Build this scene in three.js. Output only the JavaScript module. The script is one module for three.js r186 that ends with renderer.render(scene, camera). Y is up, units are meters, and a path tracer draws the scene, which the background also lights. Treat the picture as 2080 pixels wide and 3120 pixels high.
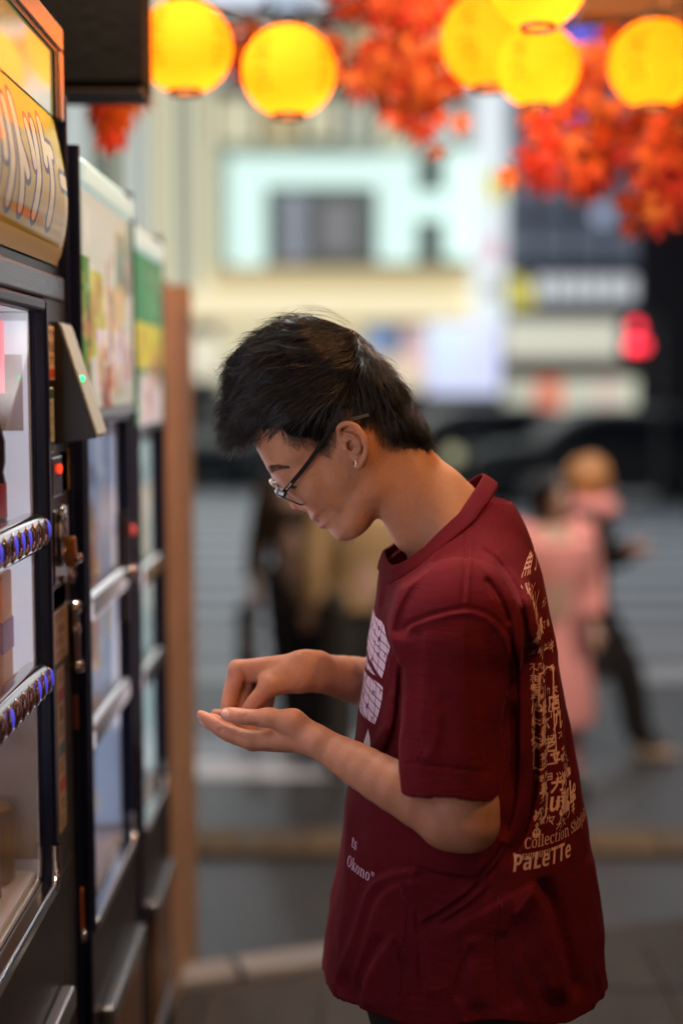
import * as THREE from 'three';
import { mergeGeometries, toCreasedNormals } from 'three/addons/utils/BufferGeometryUtils.js';
import { RoundedBoxGeometry } from 'three/addons/geometries/RoundedBoxGeometry.js';
import { TextGeometry } from 'three/addons/geometries/TextGeometry.js';
import { FontLoader } from 'three/addons/loaders/FontLoader.js';
import { RectAreaLightUniformsLib } from 'three/addons/lights/RectAreaLightUniformsLib.js';

// ---------------------------------------------------------------- camera, sky, moon, exposure
RectAreaLightUniformsLib.init();
const scene = new THREE.Scene();
const EYE = 1.6, PITCH = -0.0934, FX = 4333, CU = 1040, CV = 1560;
const camera = new THREE.PerspectiveCamera(2 * Math.atan(CV / FX) * 180 / Math.PI, 682 / 1024, 0.05, 400);
camera.position.set(0, EYE, 0);
camera.rotation.x = PITCH;
camera.focus = 1.955;
camera.userData.fStop = 1.08 * camera.getFocalLength() / 50;
const renderer = new THREE.WebGLRenderer({ antialias: true });
renderer.toneMapping = THREE.LinearToneMapping;
renderer.toneMappingExposure = 1;
renderer.shadowMap.enabled = true;

const skyData = new Float32Array(64 * 32 * 4);
for (let j = 0; j < 32; j++) for (let i = 0; i < 64; i++) skyData.set([0.012, 0.014, 0.022, 1], (j * 64 + i) * 4);
const skyTex = new THREE.DataTexture(skyData, 64, 32, THREE.RGBAFormat, THREE.FloatType);
skyTex.mapping = THREE.EquirectangularReflectionMapping; skyTex.magFilter = THREE.LinearFilter; skyTex.needsUpdate = true;
scene.background = skyTex; scene.environment = skyTex;
const moon = new THREE.DirectionalLight(0xcfd8ff, 0.02);
moon.position.set(20, 30, 12); moon.shadow.camera.left = -12; moon.shadow.camera.right = 12; moon.shadow.camera.top = 12; moon.shadow.camera.bottom = -12; moon.shadow.camera.far = 90;
scene.add(moon);

// a soft area light in front of a glowing face
function areaLight(pos, toward, w, h, color, intensity) {
  const l = new THREE.RectAreaLight(color, intensity, w, h);
  l.position.copy(pos); l.lookAt(toward); scene.add(l); return l;
}

// ---------------------------------------------------------------- helpers
const V = (x, y, z) => new THREE.Vector3(x, y, z);
const cP = Math.cos(PITCH), sP = Math.sin(PITCH);
// the point of the photograph (u, v) that stands D metres away along the street
function W(u, v, D) { const dx = (u - CU) / FX, dy = (CV - v) / FX, Y = dy * cP + sP, Z = dy * sP - cP, t = D / -Z; return V(dx * t, EYE + Y * t, -D); }
function proj(x, y, z) { const yy = y - EYE, yc = yy * cP + z * sP, zc = -yy * sP + z * cP; return [CU - FX * x / zc, CV + FX * yc / zc]; }
// the point of the photograph that lies on the upright plane x = -X (the fronts of the machines)
function XP(u, v, X) { const p = W(u, v, 1), t = -X / p.x; return V(-X, EYE + (p.y - EYE) * t, -t); }
let seed = 7;
const rnd = () => { seed = (seed + 0x6d2b79f5) | 0; let t = Math.imul(seed ^ (seed >>> 15), 1 | seed); t = (t + Math.imul(t ^ (t >>> 7), 61 | t)) ^ t; return ((t ^ (t >>> 14)) >>> 0) / 4294967296; };
const rr = (a, b) => a + (b - a) * rnd();
const clamp = (x, a, b) => Math.min(b, Math.max(a, x)), lerp = (a, b, t) => a + (b - a) * t;
const sstep = (a, b, x) => { const t = clamp((x - a) / (b - a), 0, 1); return t * t * (3 - 2 * t); };
function hash3(i, j, k) { let h = Math.imul(i, 374761393) ^ Math.imul(j, 668265263) ^ Math.imul(k, 2147483647 - 987654); h = Math.imul(h ^ (h >>> 13), 1274126177); return ((h ^ (h >>> 16)) >>> 0) / 4294967296; }
function noise3(x, y, z) {
  const i = Math.floor(x), j = Math.floor(y), k = Math.floor(z); let fx = x - i, fy = y - j, fz = z - k;
  fx = fx * fx * (3 - 2 * fx); fy = fy * fy * (3 - 2 * fy); fz = fz * fz * (3 - 2 * fz);
  const L = (a, b, t) => a + (b - a) * t, h = (a, b, c) => hash3(i + a, j + b, k + c);
  return L(L(L(h(0, 0, 0), h(1, 0, 0), fx), L(h(0, 1, 0), h(1, 1, 0), fx), fy), L(L(h(0, 0, 1), h(1, 0, 1), fx), L(h(0, 1, 1), h(1, 1, 1), fx), fy), fz) * 2 - 1;
}
const used = {};
function numbered(n) { const k = used[n] = (used[n] ?? -1) + 1; return k ? n + '_' + String(k).padStart(3, '0') : n; }
function thing(name, label, category, group) { const o = new THREE.Group(); o.name = numbered(name); o.userData = { label, category }; if (group) o.userData.group = group; scene.add(o); return o; }
function part(name, geo, mat, parent, label) { const m = new THREE.Mesh(geo, mat); m.name = name; if (label) m.userData.label = label; parent.add(m); return m; }
function single(name, geo, mat, label, category, group) { const m = new THREE.Mesh(geo, mat); m.name = numbered(name); m.userData = { label, category }; if (group) m.userData.group = group; scene.add(m); return m; }
function struct(name, geo, mat) { const m = new THREE.Mesh(geo, mat); m.name = name; m.userData = { kind: 'structure' }; scene.add(m); return m; }
const rgb = (r, g, b) => new THREE.Color().setRGB(r, g, b);
function mat(c, rough = 0.6, metal = 0, more = {}) { return new THREE.MeshPhysicalMaterial({ color: Array.isArray(c) ? rgb(...c) : c, roughness: rough, metalness: metal, ...more }); }
function glow(c, k = 1, base) { return new THREE.MeshStandardMaterial({ color: rgb(...(base ?? c.map((x) => Math.min(0.8, x * 0.7)))), roughness: 0.7, emissive: rgb(...c), emissiveIntensity: k }); }
function box(x0, x1, y0, y1, z0, z1, r = 0) {
  const w = Math.abs(x1 - x0), h = Math.abs(y1 - y0), d = Math.abs(z1 - z0);
  const g = r > 0 ? new RoundedBoxGeometry(w, h, d, 2, Math.min(r, w / 2.01, h / 2.01, d / 2.01)) : new THREE.BoxGeometry(w, h, d);
  return g.translate((x0 + x1) / 2, (y0 + y1) / 2, (z0 + z1) / 2);
}
function merged(list) { return mergeGeometries(list.map((g) => { const n = g.index ? g.toNonIndexed() : g; for (const k of Object.keys(n.attributes)) if (!['position', 'normal', 'uv'].includes(k)) n.deleteAttribute(k); return n; })); }
function tube(pts, r, seg = 24, rad = 8, closed = false) { return new THREE.TubeGeometry(new THREE.CatmullRomCurve3(pts, closed), seg, r, rad, closed); }
function canvasTex(w, h, draw, srgb = true) { const c = document.createElement('canvas'); c.width = w; c.height = h; draw(c.getContext('2d'), w, h); const t = new THREE.CanvasTexture(c); if (srgb) t.colorSpace = THREE.SRGBColorSpace; t.wrapS = t.wrapT = THREE.RepeatWrapping; return t; }
function noiseTex(n, f, lo, hi, octaves = 3, stretch = 1) {
  const d = new Uint8Array(n * n * 4);
  for (let j = 0; j < n; j++) for (let i = 0; i < n; i++) {
    let s = 0, a = 1, t = 0, ff = f;
    for (let o = 0; o < octaves; o++) { const x = i / n * ff, y = j / n * ff * stretch; const bx = (a0, b0) => noise3(a0, b0, o * 9.7), u = i / n, v = j / n;
      s += a * lerp(lerp(bx(x, y), bx(x - ff, y), u), lerp(bx(x, y - ff * stretch), bx(x - ff, y - ff * stretch), u), v); t += a; a *= 0.6; ff *= 2; }
    const q = Math.round(255 * clamp(lerp(lo, hi, s / t * 0.8 + 0.5), 0, 1)); d.set([q, q, q, 255], (j * n + i) * 4);
  }
  const t = new THREE.DataTexture(d, n, n); t.magFilter = t.minFilter = THREE.LinearFilter; t.wrapS = t.wrapT = THREE.RepeatWrapping; t.needsUpdate = true; return t;
}

// stroke glyphs on a 10 x 10 field (the pages of lettering on the shirt, the signs and the lanterns)
const GLYPH = {
  n: '1,2 3.5,4;1,9 5,8 9,2', tei: '5,0 5,1.5;1,1.8 9,1.8;3,3 7,3 7,4.6 3,4.6 3,3;1,7 1,5.8 9,5.8 9,7;3,7 7,7;5,7 5,10 4,10',
  me: '2,2 4,8;7,1 5,6 2,9 1,7 3,4 6,3 9,5 9,7 7,9', ya: '1,5 5,3.5 8,4 8,6 6,6.5;5.5,1 6.5,3;2.5,2 5,9.5', bun: '5,0 5,2;1,2.5 9,2.5;7.5,2.5 5,7 1,9.8;2.5,2.5 5,7 9,9.8',
  ri: '2,1 2,6;8,1 8,6 5,10', bar: '1,5 9,5', ki: '1,3.5 9,2.5;1,6.5 9,5.5;4,0 6,10', hki: '2,2 8,1.5;2,4.5 8.5,4;4,0 7,6.5;2,7 3,9.5 7,9.5', hri: '2.5,1 2,4 3,6;7.5,1 8,5 6,9 4,10',
  ma: '1,2 9,2;1.5,4.5 8.5,4.5;5,0 5,8.5 3,9.5 2,8 4,7 9,9', yu: '2,1 1.5,5 2,7.5 3,4 6,2 9,4 8.5,6.5 6,7;6,0 6,7 4,10', chi: '1,2.5 9,2;4.5,0 3,6 6,4.5 9,6 8,9 4,10',
  ho: '1,3 9,3;5,0 5,10 4,9.5;3,5 1,8;7,5 9,8', ru: '3,1 3,6 1,10;6,0 6,9.5 9,7', rou: '1,2 8,2;4.5,0 4.5,4;0,4.2 9.5,4.2;9,.5 4,6 0,9;8,5.5 3.5,7.5;3.5,6 3.5,9.8 9,9.8 9,8',
  se: '1,4 9,3 7,6;4,0.5 4,9.5 9,9.5', su: '1,1.5 8,1.5 5,6 1,9.5;5.5,5.5 9,9.5', shi: '2,1.5 4,3;1,4.5 3,6;1.5,9.5 6,8 9,3', yo: '2,3 8,3 8,9.5 2,9.5;2,6.2 8,6.2', tsu: '1.5,4 2.5,6;4.5,3.5 5.5,5.5;8.5,4 7.5,8 4.5,9.8',
  pu: '1,2 8,2 7,6 3,9.8;8.5,0 9.5,1 8.8,1.6 8,.8', bi: '2,1 2,9.5 8,9.5;2,5 7,3.5;7.5,0 8.2,1.5;9,0 9.7,1.5', ka: '1,3 9,3 8.5,9.5 7,9;5,0 4.5,5 1,9.8', fu: '1,2 8.5,2 7,6.5 3,9.8',
  kma: '1,2 9,2 5.5,7;4,5.5 7,9.5', rai: '1,2.5 9,2.5;3,3.5 4,4.8;7,3.5 6,4.8;0.5,5.3 9.5,5.3;5,0 5,10;5,5.3 1,9.5;5,5.3 9,9.5', te: '7.5,.5 2,1.5;1.5,4 8.5,4;.5,6.5 9.5,6.5;5.3,1 5.3,9.5 4,9.8',
  oku: '1.5,.5 8.5,.5 8.5,3 1.5,3;1.5,.5 1.5,7 .5,10;3,4.8 9,4.8;5,4.8 3.5,6.4 8,6.4;5.8,6.4 5.8,9.8;3,8 9,8;2.5,9.8 9.5,9.8', cho: '1,1 9,1;5.3,1 5.3,9.5 3.5,9',
  sakana: '3,0 2,2.5;3,1 6,1 5,2.5;1.5,2.5 8.5,2.5 8.5,7 1.5,7 1.5,2.5;1.5,4.7 8.5,4.7;5,2.5 5,7;1.5,8.5 1,10;4,8.5 4,10;6.5,8.5 7,10;8.5,8.5 9.5,10',
  nagai: '2,1 2,6;2,1 8,1;2,2.7 8,2.7;2,4.4 8,4.4;.5,6 9.5,6;3,6 3,9.5 5,8.5;4.5,6.5 9.5,9.8;8,7 6,8.3', xtsu: '2,5 6,4 8.5,6 7,8.5 4,9.5', ra: '4,1 6,2;3,3 2.5,7 6,5 8.5,6.5 7,9 3,9.5',
  to: '3,0 3,10;3,4 8,6.5', so: '2,1.5 3.5,5;8.5,1 7,6 3,10', ke: '3,0 1,4;2.5,2.5 9.5,2.5;6.5,2.5 6,6 3,10', wa: '3,0 3,10;1,3 4,2.5 1,7.5;4,5 7,3 9.5,5 8.5,8 6,9.5', shop: '5,0 5,1;1,1.5 9,1.5;1.5,1.5 1.5,7 .5,10;5.5,2.5 5.5,6;5.5,4 8.5,4;3.5,6 8.5,6 8.5,9.5 3.5,9.5 3.5,6', cof: '1,1 4,1;1,4.5 4,4.5;.5,9 4.5,8;2.5,1 2.5,8.5;5,3 7,3 7,9;6,.5 5,9.5;8,3 9.7,3 9.7,8 8,8 8,3',
  flame: '5,1 7.5,5 7.5,8 5,10 2.5,8 2.5,5 5,1', anchor: '5,0 6.5,1.5 5,3 3.5,1.5 5,0;5,3 5,9.5;2,4.5 8,4.5 8,8 2,8 2,4.5;.5,6 1,9 5,10 9,9 9.5,6', maru: '5,0 8.5,1.5 10,5 8.5,8.5 5,10 1.5,8.5 0,5 1.5,1.5 5,0;2.5,6 4,3 5.5,6;5.5,3 7.5,3 6.5,7',
};
function glyph(g, name, x, y, w, h, lw) {
  g.lineWidth = lw; g.lineCap = 'round'; g.lineJoin = 'round';
  for (const s of GLYPH[name].split(';')) { g.beginPath(); s.split(' ').forEach((p, i) => { const [a, b] = p.split(',').map(Number); g[i ? 'lineTo' : 'moveTo'](x + a / 10 * w, y + b / 10 * h); }); g.stroke(); }
}

// ---------------------------------------------------------------- implicit surfaces, meshed with surface nets over sparse blocks
const smin = (a, b, k) => { const h = Math.max(k - Math.abs(a - b), 0) / k; return Math.min(a, b) - h * h * k * 0.25; };
function cone(a, b, ra, rb) { // tapered capsule
  const ax = a.x, ay = a.y, az = a.z, bx = b.x - ax, by = b.y - ay, bz = b.z - az, L = bx * bx + by * by + bz * bz || 1e-9;
  return (x, y, z) => { const px = x - ax, py = y - ay, pz = z - az, t = clamp((px * bx + py * by + pz * bz) / L, 0, 1); return Math.hypot(px - bx * t, py - by * t, pz - bz * t) - (ra + (rb - ra) * t); };
}
function chain(list0, k0) { // [[point, radius], ...] drawn out into a smooth limb
  const cv = new THREE.CatmullRomCurve3(list0.map((q) => q[0]), false, 'centripetal'), k = Math.min(k0, 0.003), m = (list0.length - 1) * 3, list = [];
  for (let i = 0; i <= m; i++) { const t = i / m * (list0.length - 1), a = Math.min(list0.length - 2, t | 0), f = t - a, r = list0[a][1], q = list0[a + 1][1]; list.push([cv.getPoint(i / m), lerp(r, q, f)]); }
  const c = []; for (let i = 0; i + 1 < list.length; i++) c.push(cone(list[i][0], list[i + 1][0], list[i][1], list[i + 1][1]));
  return (x, y, z) => { let d = c[0](x, y, z); for (let i = 1; i < c.length; i++) d = smin(d, c[i](x, y, z), k); return d; };
}
function bounded(points, reach, f) { // skips the work far from the part
  const b = new THREE.Box3().setFromPoints(points), c = b.getCenter(V(0, 0, 0)), r = b.getSize(V(0, 0, 0)).length() / 2 + reach;
  return (x, y, z) => { const d = Math.hypot(x - c.x, y - c.y, z - c.z) - r; return d > 0.04 ? d : f(x, y, z); };
}
function netMesh(f, lo, hi, cell, slack = 1.7, B = 8) {
  const n = [0, 1, 2].map((i) => Math.ceil((hi[i] - lo[i]) / cell / B) * B), id = (i, j, k) => (i * (n[1] + 2) + j) * (n[2] + 2) + k;
  const half = B * cell * 0.87 * slack, verts = new Map(), pos = [], act = [];
  const S = B + 1, val = new Float32Array(S * S * S);
  for (let bi = 0; bi < n[0]; bi += B) for (let bj = 0; bj < n[1]; bj += B) for (let bk = 0; bk < n[2]; bk += B) {
    const x0 = lo[0] + bi * cell, y0 = lo[1] + bj * cell, z0 = lo[2] + bk * cell, h = B * cell / 2;
    if (Math.abs(f(x0 + h, y0 + h, z0 + h)) > half) continue;
    for (let i = 0; i < S; i++) for (let j = 0; j < S; j++) for (let k = 0; k < S; k++) val[(i * S + j) * S + k] = f(x0 + i * cell, y0 + j * cell, z0 + k * cell);
    for (let i = 0; i < B; i++) for (let j = 0; j < B; j++) for (let k = 0; k < B; k++) {
      let m = 0; const o = (i * S + j) * S + k, c = [val[o], val[o + 1], val[o + S], val[o + S + 1], val[o + S * S], val[o + S * S + 1], val[o + S * S + S], val[o + S * S + S + 1]];
      for (let q = 0; q < 8; q++) if (c[q] < 0) m |= 1 << q;
      if (m === 0 || m === 255) continue;
      let X = 0, Y = 0, Z = 0, cnt = 0;
      for (let q = 0; q < 8; q++) for (const e of [1, 2, 4]) { const r = q | e; if (r === q || ((m >> q) & 1) === ((m >> r) & 1)) continue; const t = c[q] / (c[q] - c[r]);
        X += ((q >> 2) & 1) + (e === 4 ? t : 0); Y += ((q >> 1) & 1) + (e === 2 ? t : 0); Z += (q & 1) + (e === 1 ? t : 0); cnt++; }
      verts.set(id(bi + i, bj + j, bk + k), pos.length / 3);
      pos.push(x0 + (i + X / cnt) * cell, y0 + (j + Y / cnt) * cell, z0 + (k + Z / cnt) * cell);
      act.push([bi + i, bj + j, bk + k, m & 1, (m >> 4) & 1, (m >> 2) & 1, (m >> 1) & 1]);
    }
  }
  const idx = [], quad = (a, b, c, d, flip) => { if (a === undefined || b === undefined || c === undefined || d === undefined) return; if (flip) idx.push(a, b, c, a, c, d); else idx.push(a, c, b, a, d, c); };
  for (const [i, j, k, s0, sx, sy, sz] of act) {
    const g = (a, b, c) => verts.get(id(i + a, j + b, k + c)), v = g(0, 0, 0);
    if (s0 !== sx && j && k) quad(v, g(0, -1, 0), g(0, -1, -1), g(0, 0, -1), !s0);
    if (s0 !== sy && i && k) quad(v, g(0, 0, -1), g(-1, 0, -1), g(-1, 0, 0), !s0);
    if (s0 !== sz && i && j) quad(v, g(-1, 0, 0), g(-1, -1, 0), g(0, -1, 0), !s0);
  }
  const N = pos.length / 3, nor = new Float32Array(N * 3), e = cell * 0.5;
  for (let i = 0; i < N; i++) {
    const x = pos[i * 3], y = pos[i * 3 + 1], z = pos[i * 3 + 2], a = f(x + e, y - e, z - e), b = f(x - e, y - e, z + e), c = f(x - e, y + e, z - e), d = f(x + e, y + e, z + e);
    const nx = a - b - c + d, ny = -a - b + c + d, nz = -a + b - c + d, L = Math.hypot(nx, ny, nz) || 1; nor[i * 3] = nx / L; nor[i * 3 + 1] = ny / L; nor[i * 3 + 2] = nz / L;
  }
  // make the winding agree with the normals
  let agree = 0; for (let t = 0; t < Math.min(idx.length, 3000); t += 3) { const [a, b, c] = [idx[t] * 3, idx[t + 1] * 3, idx[t + 2] * 3], u = [0, 1, 2].map((q) => pos[b + q] - pos[a + q]), w = [0, 1, 2].map((q) => pos[c + q] - pos[a + q]);
    agree += (u[1] * w[2] - u[2] * w[1]) * nor[a] + (u[2] * w[0] - u[0] * w[2]) * nor[a + 1] + (u[0] * w[1] - u[1] * w[0]) * nor[a + 2] > 0 ? 1 : -1; }
  if (agree < 0) for (let t = 0; t < idx.length; t += 3) { const q = idx[t]; idx[t] = idx[t + 1]; idx[t + 1] = q; }
  const geo = new THREE.BufferGeometry();
  geo.setAttribute('position', new THREE.BufferAttribute(new Float32Array(pos), 3)); geo.setAttribute('normal', new THREE.BufferAttribute(nor, 3)); geo.setIndex(idx);
  return geo;
}
function paint(geo, colour) { // one colour per vertex: the dye, the lips, the nails
  const p = geo.attributes.position, c = new Float32Array(p.count * 3); for (let i = 0; i < p.count; i++) c.set(colour(p.getX(i), p.getY(i), p.getZ(i)), i * 3);
  geo.setAttribute('color', new THREE.BufferAttribute(c, 3)); return geo;
}
function uvMetres(geo, fn) { const p = geo.attributes.position, u = new Float32Array(p.count * 2); for (let i = 0; i < p.count; i++) u.set(fn(p.getX(i), p.getY(i), p.getZ(i)), i * 2); geo.setAttribute('uv', new THREE.BufferAttribute(u, 2)); return geo; }
// signed distance to a closed outline, positive inside
function outline(pts) {
  const n = pts.length;
  return (x, y) => { let d = 1e9, s = 1; for (let i = 0, j = n - 1; i < n; j = i++) { const [ax, ay] = pts[i], [bx, by] = pts[j], ex = bx - ax, ey = by - ay, wx = x - ax, wy = y - ay, t = clamp((wx * ex + wy * ey) / (ex * ex + ey * ey || 1e-12), 0, 1), qx = wx - ex * t, qy = wy - ey * t; d = Math.min(d, qx * qx + qy * qy);
    const c1 = y >= ay, c2 = y < by, c3 = ex * wy > ey * wx; if ((c1 && c2 && c3) || (!c1 && !c2 && !c3)) s = -s; } return -s * Math.sqrt(d); };
}
function smoothClosed(pts, per = 4) { return new THREE.CatmullRomCurve3(pts.map(([x, y]) => V(x, y, 0)), true, 'centripetal').getPoints(pts.length * per).slice(0, -1).map((p) => [p.x, p.y]); }
// a body whose half width W and edge rounding R are given at control points inside an outline
function relief(outPx, D, ctrl, step = 0.0015, per = 4) {
  const pts = smoothClosed(outPx.map(([u, v]) => { const p = W(u, v, D); return [p.x, p.y]; }), per), sd = outline(pts), cs = ctrl.map(([u, v, w, r]) => { const p = W(u, v, D); return [p.x, p.y, w, r]; });
  const xs = pts.map((p) => p[0]), ys = pts.map((p) => p[1]), m = 0.035, x0 = Math.min(...xs) - m, y0 = Math.min(...ys) - m, nx = Math.ceil((Math.max(...xs) + m - x0) / step) + 1, ny = Math.ceil((Math.max(...ys) + m - y0) / step) + 1;
  const T = new Float32Array(nx * ny), Wd = new Float32Array(nx * ny), S = new Float32Array(nx * ny);
  for (let i = 0; i < nx; i++) for (let j = 0; j < ny; j++) { const x = x0 + i * step, y = y0 + j * step; let sw = 0, w = 0, r = 0; for (const c of cs) { const q = 1 / Math.pow((x - c[0]) ** 2 + (y - c[1]) ** 2 + 2.5e-4, 2); sw += q; w += q * c[2]; r += q * c[3]; } w /= sw; r /= sw; const o = i * ny + j; T[o] = sd(x, y) / r; Wd[o] = w; S[o] = Math.min(r, w); }
  const at = (A, x, y) => { const a = clamp((x - x0) / step, 0, nx - 1.001), b = clamp((y - y0) / step, 0, ny - 1.001), i = a | 0, j = b | 0, fa = a - i, fb = b - j, o = i * ny + j; return (A[o] * (1 - fa) + A[o + ny] * fa) * (1 - fb) + (A[o + 1] * (1 - fa) + A[o + ny + 1] * fa) * fb; };
  const X1 = x0 + (nx - 1) * step, Y1 = y0 + (ny - 1) * step;
  const f = (x, y, z) => { const ox = Math.max(x0 - x, x - X1, 0), oy = Math.max(y0 - y, y - Y1, 0), out = Math.hypot(ox, oy); const t = Math.max(0, 1 - at(T, x, y)), w = at(Wd, x, y); return (Math.hypot(t, z / w) - 1) * at(S, x, y) + out * 0.7; };
  f.sd = sd; f.t = (x, y) => at(T, x, y); return f;
}
const fontBold = new FontLoader().parse ? await new FontLoader().loadAsync('fonts/droid/droid_sans_bold.typeface.json') : null;
// ---------------------------------------------------------------- the street
const STREET = -0.4;
const asphaltTex = noiseTex(256, 24, 0.55, 1, 4), grain = noiseTex(256, 60, 0, 1, 3), blotch = noiseTex(256, 6, 0.6, 1, 4);
asphaltTex.repeat.set(0.5, 0.5); blotch.repeat.set(0.6, 0.6);
function flat(x0, x1, z0, z1, y) { const g = new THREE.PlaneGeometry(x1 - x0, z0 - z1).rotateX(-Math.PI / 2).translate((x0 + x1) / 2, y, (z0 + z1) / 2); return uvMetres(g, (x, y2, z) => [x, z]); }
struct('ground', flat(-200, 200, 120, -260, STREET - 0.06), mat([0.05, 0.05, 0.05], 0.9));
const roadMat = mat([0.058, 0.052, 0.048], 0.5, 0, { map: asphaltTex, bumpMap: grain, bumpScale: 0.002 });
struct('road', flat(-60, 60, -3.95, -40, STREET), roadMat);
// crosswalk bars, one behind the other across the road
const barMat = mat([0.62, 0.63, 0.64], 0.6, 0, { map: blotch });
{ const cw = thing('crosswalk', 'worn pale zebra crossing on the road behind the young man', 'crosswalk');
  for (let i = 0; i < 17; i++) { const z = -9.3 - i * 0.98; part('stripe', box(-6.5, 7.5, STREET + 0.001, STREET + 0.005, z, z - 0.55), barMat, cw); }
  const near = thing('road_marking', 'broad pale line painted on the road in front of the zebra crossing', 'road marking');
  part('stripe', box(-3, 0.25, STREET + 0.001, STREET + 0.005, -7.0, -7.85), mat([0.85, 0.85, 0.88], 0.5, 0, { map: blotch }), near); }
const paveMat = mat([0.055, 0.045, 0.038], 0.8, 0, { map: blotch, bumpMap: grain, bumpScale: 0.001 });
const edgeZ = (x) => -3.72 - 0.36 * (x + 0.3), pv = new THREE.Shape([[-6, -6], [9, -6], [9, -edgeZ(9) - 0.07], [-6, -edgeZ(-6) - 0.07]].map(([a, b]) => new THREE.Vector2(a, b)));
const pavement = struct('pavement', new THREE.ExtrudeGeometry(pv, { depth: 0.45, bevelEnabled: false }).rotateX(-Math.PI / 2).translate(0, STREET - 0.055, 0), paveMat);
{ const slabs = [0.8, 1, 1.15].map((k) => mat([0.052 * k, 0.043 * k, 0.037 * k], 0.8, 0, { map: blotch, bumpMap: grain, bumpScale: 0.001 })), kerbs = [1, 1.12].map((k) => mat([0.3 * k, 0.285 * k, 0.275 * k], 0.75, 0, { map: blotch }));
  const sg = box(-0.146, 0.146, -0.004, 0.012, -0.146, 0.146, 0.004), kg = box(-0.295, 0.295, -0.3, 0.02, -0.06, 0.06, 0.012);
  for (let i = -3; i < 7; i++) for (let j = 0; j < 6; j++) { if (-2.25 - j * 0.3 - 0.16 < edgeZ(i * 0.3 + 0.25) + 0.08) continue; const m = part('paving_slab', sg, slabs[Math.floor(rnd() * 3)], pavement); m.position.set(i * 0.3 + 0.1, -0.008 + rr(-0.001, 0.001), -2.25 - j * 0.3); }
  for (let i = -6; i < 1; i++) { const m = part('kerb_stone', kg, kerbs[Math.floor(rnd() * 2)], pavement); const x = i * 0.57; m.position.set(x, 0, edgeZ(x)); m.rotation.y = Math.atan(0.36); } }
{ const tac = thing('tactile_paving', 'strip of worn yellow tactile tiles along the road edge behind the young man', 'tactile paving');
  const yel = [mat([0.17, 0.11, 0.05], 0.8, 0, { map: blotch }), mat([0.145, 0.098, 0.048], 0.7, 0, { map: blotch })], tg = box(-0.147, 0.147, 0, 0.03, -0.147, 0.147, 0.008);
  for (let i = -6; i < 10; i++) { const m = part('tile', tg, yel[i & 1], tac); m.position.set(i * 0.3, STREET, -5.95); } }
// a grey bollard on the far side of the kerb
{ const b = thing('bollard', 'slim grey bollard standing on the road edge left of the pedestrians', 'bollard'), p = W(755, 2100, 8);
  part('post', new THREE.LatheGeometry([[0, 0], [0.085, 0], [0.085, 0.03], [0.062, 0.05], [0.06, 0.66], [0.05, 0.72], [0, 0.74]].map(([a, c]) => new THREE.Vector2(a, c)), 20), mat([0.1, 0.1, 0.1], 0.5, 0.3), b);
  part('reflector_band', new THREE.CylinderGeometry(0.0625, 0.0625, 0.06, 20).translate(0, 0.55, 0), mat([0.25, 0.25, 0.25], 0.4), b);
  b.position.set(p.x, STREET, -8); }

// ---------------------------------------------------------------- buildings across the street (30 m away)
const D2 = (u) => u * 1.32653; // the photograph as displayed is 1568 pixels wide
const FD = 30;
function fpanel(parent, name, u0, u1, v0, v1, m, depth = 0.1, out = 0, D = FD) { // a block on a facade D metres away, its outline in displayed pixels
  const a = W(D2(u0), D2(v0), D), b = W(D2(u1), D2(v1), D); return part(name, box(a.x, b.x, b.y, a.y, -D + out, -D + out + depth, Math.min(0.03, depth / 3)), m, parent);
}
const conc = mat([0.22, 0.22, 0.19], 0.8, 0, { map: blotch }), darkWall = mat([0.09, 0.1, 0.14], 0.6), darkFrame = mat([0.05, 0.055, 0.06], 0.5);
const paleGreen = glow([0.43, 0.45, 0.36]), cream = glow([0.66, 0.62, 0.43]), creamHi = glow([0.9, 0.78, 0.5]), tan = glow([0.5, 0.41, 0.23]), white = glow([0.8, 0.82, 0.8]), mint = glow([0.76, 1.0, 0.92], 0.98), paleGrey = glow([0.55, 0.6, 0.58]), dullGreen = glow([0.25, 0.29, 0.23]), dimBlue = glow([0.085, 0.1, 0.13]);
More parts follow.
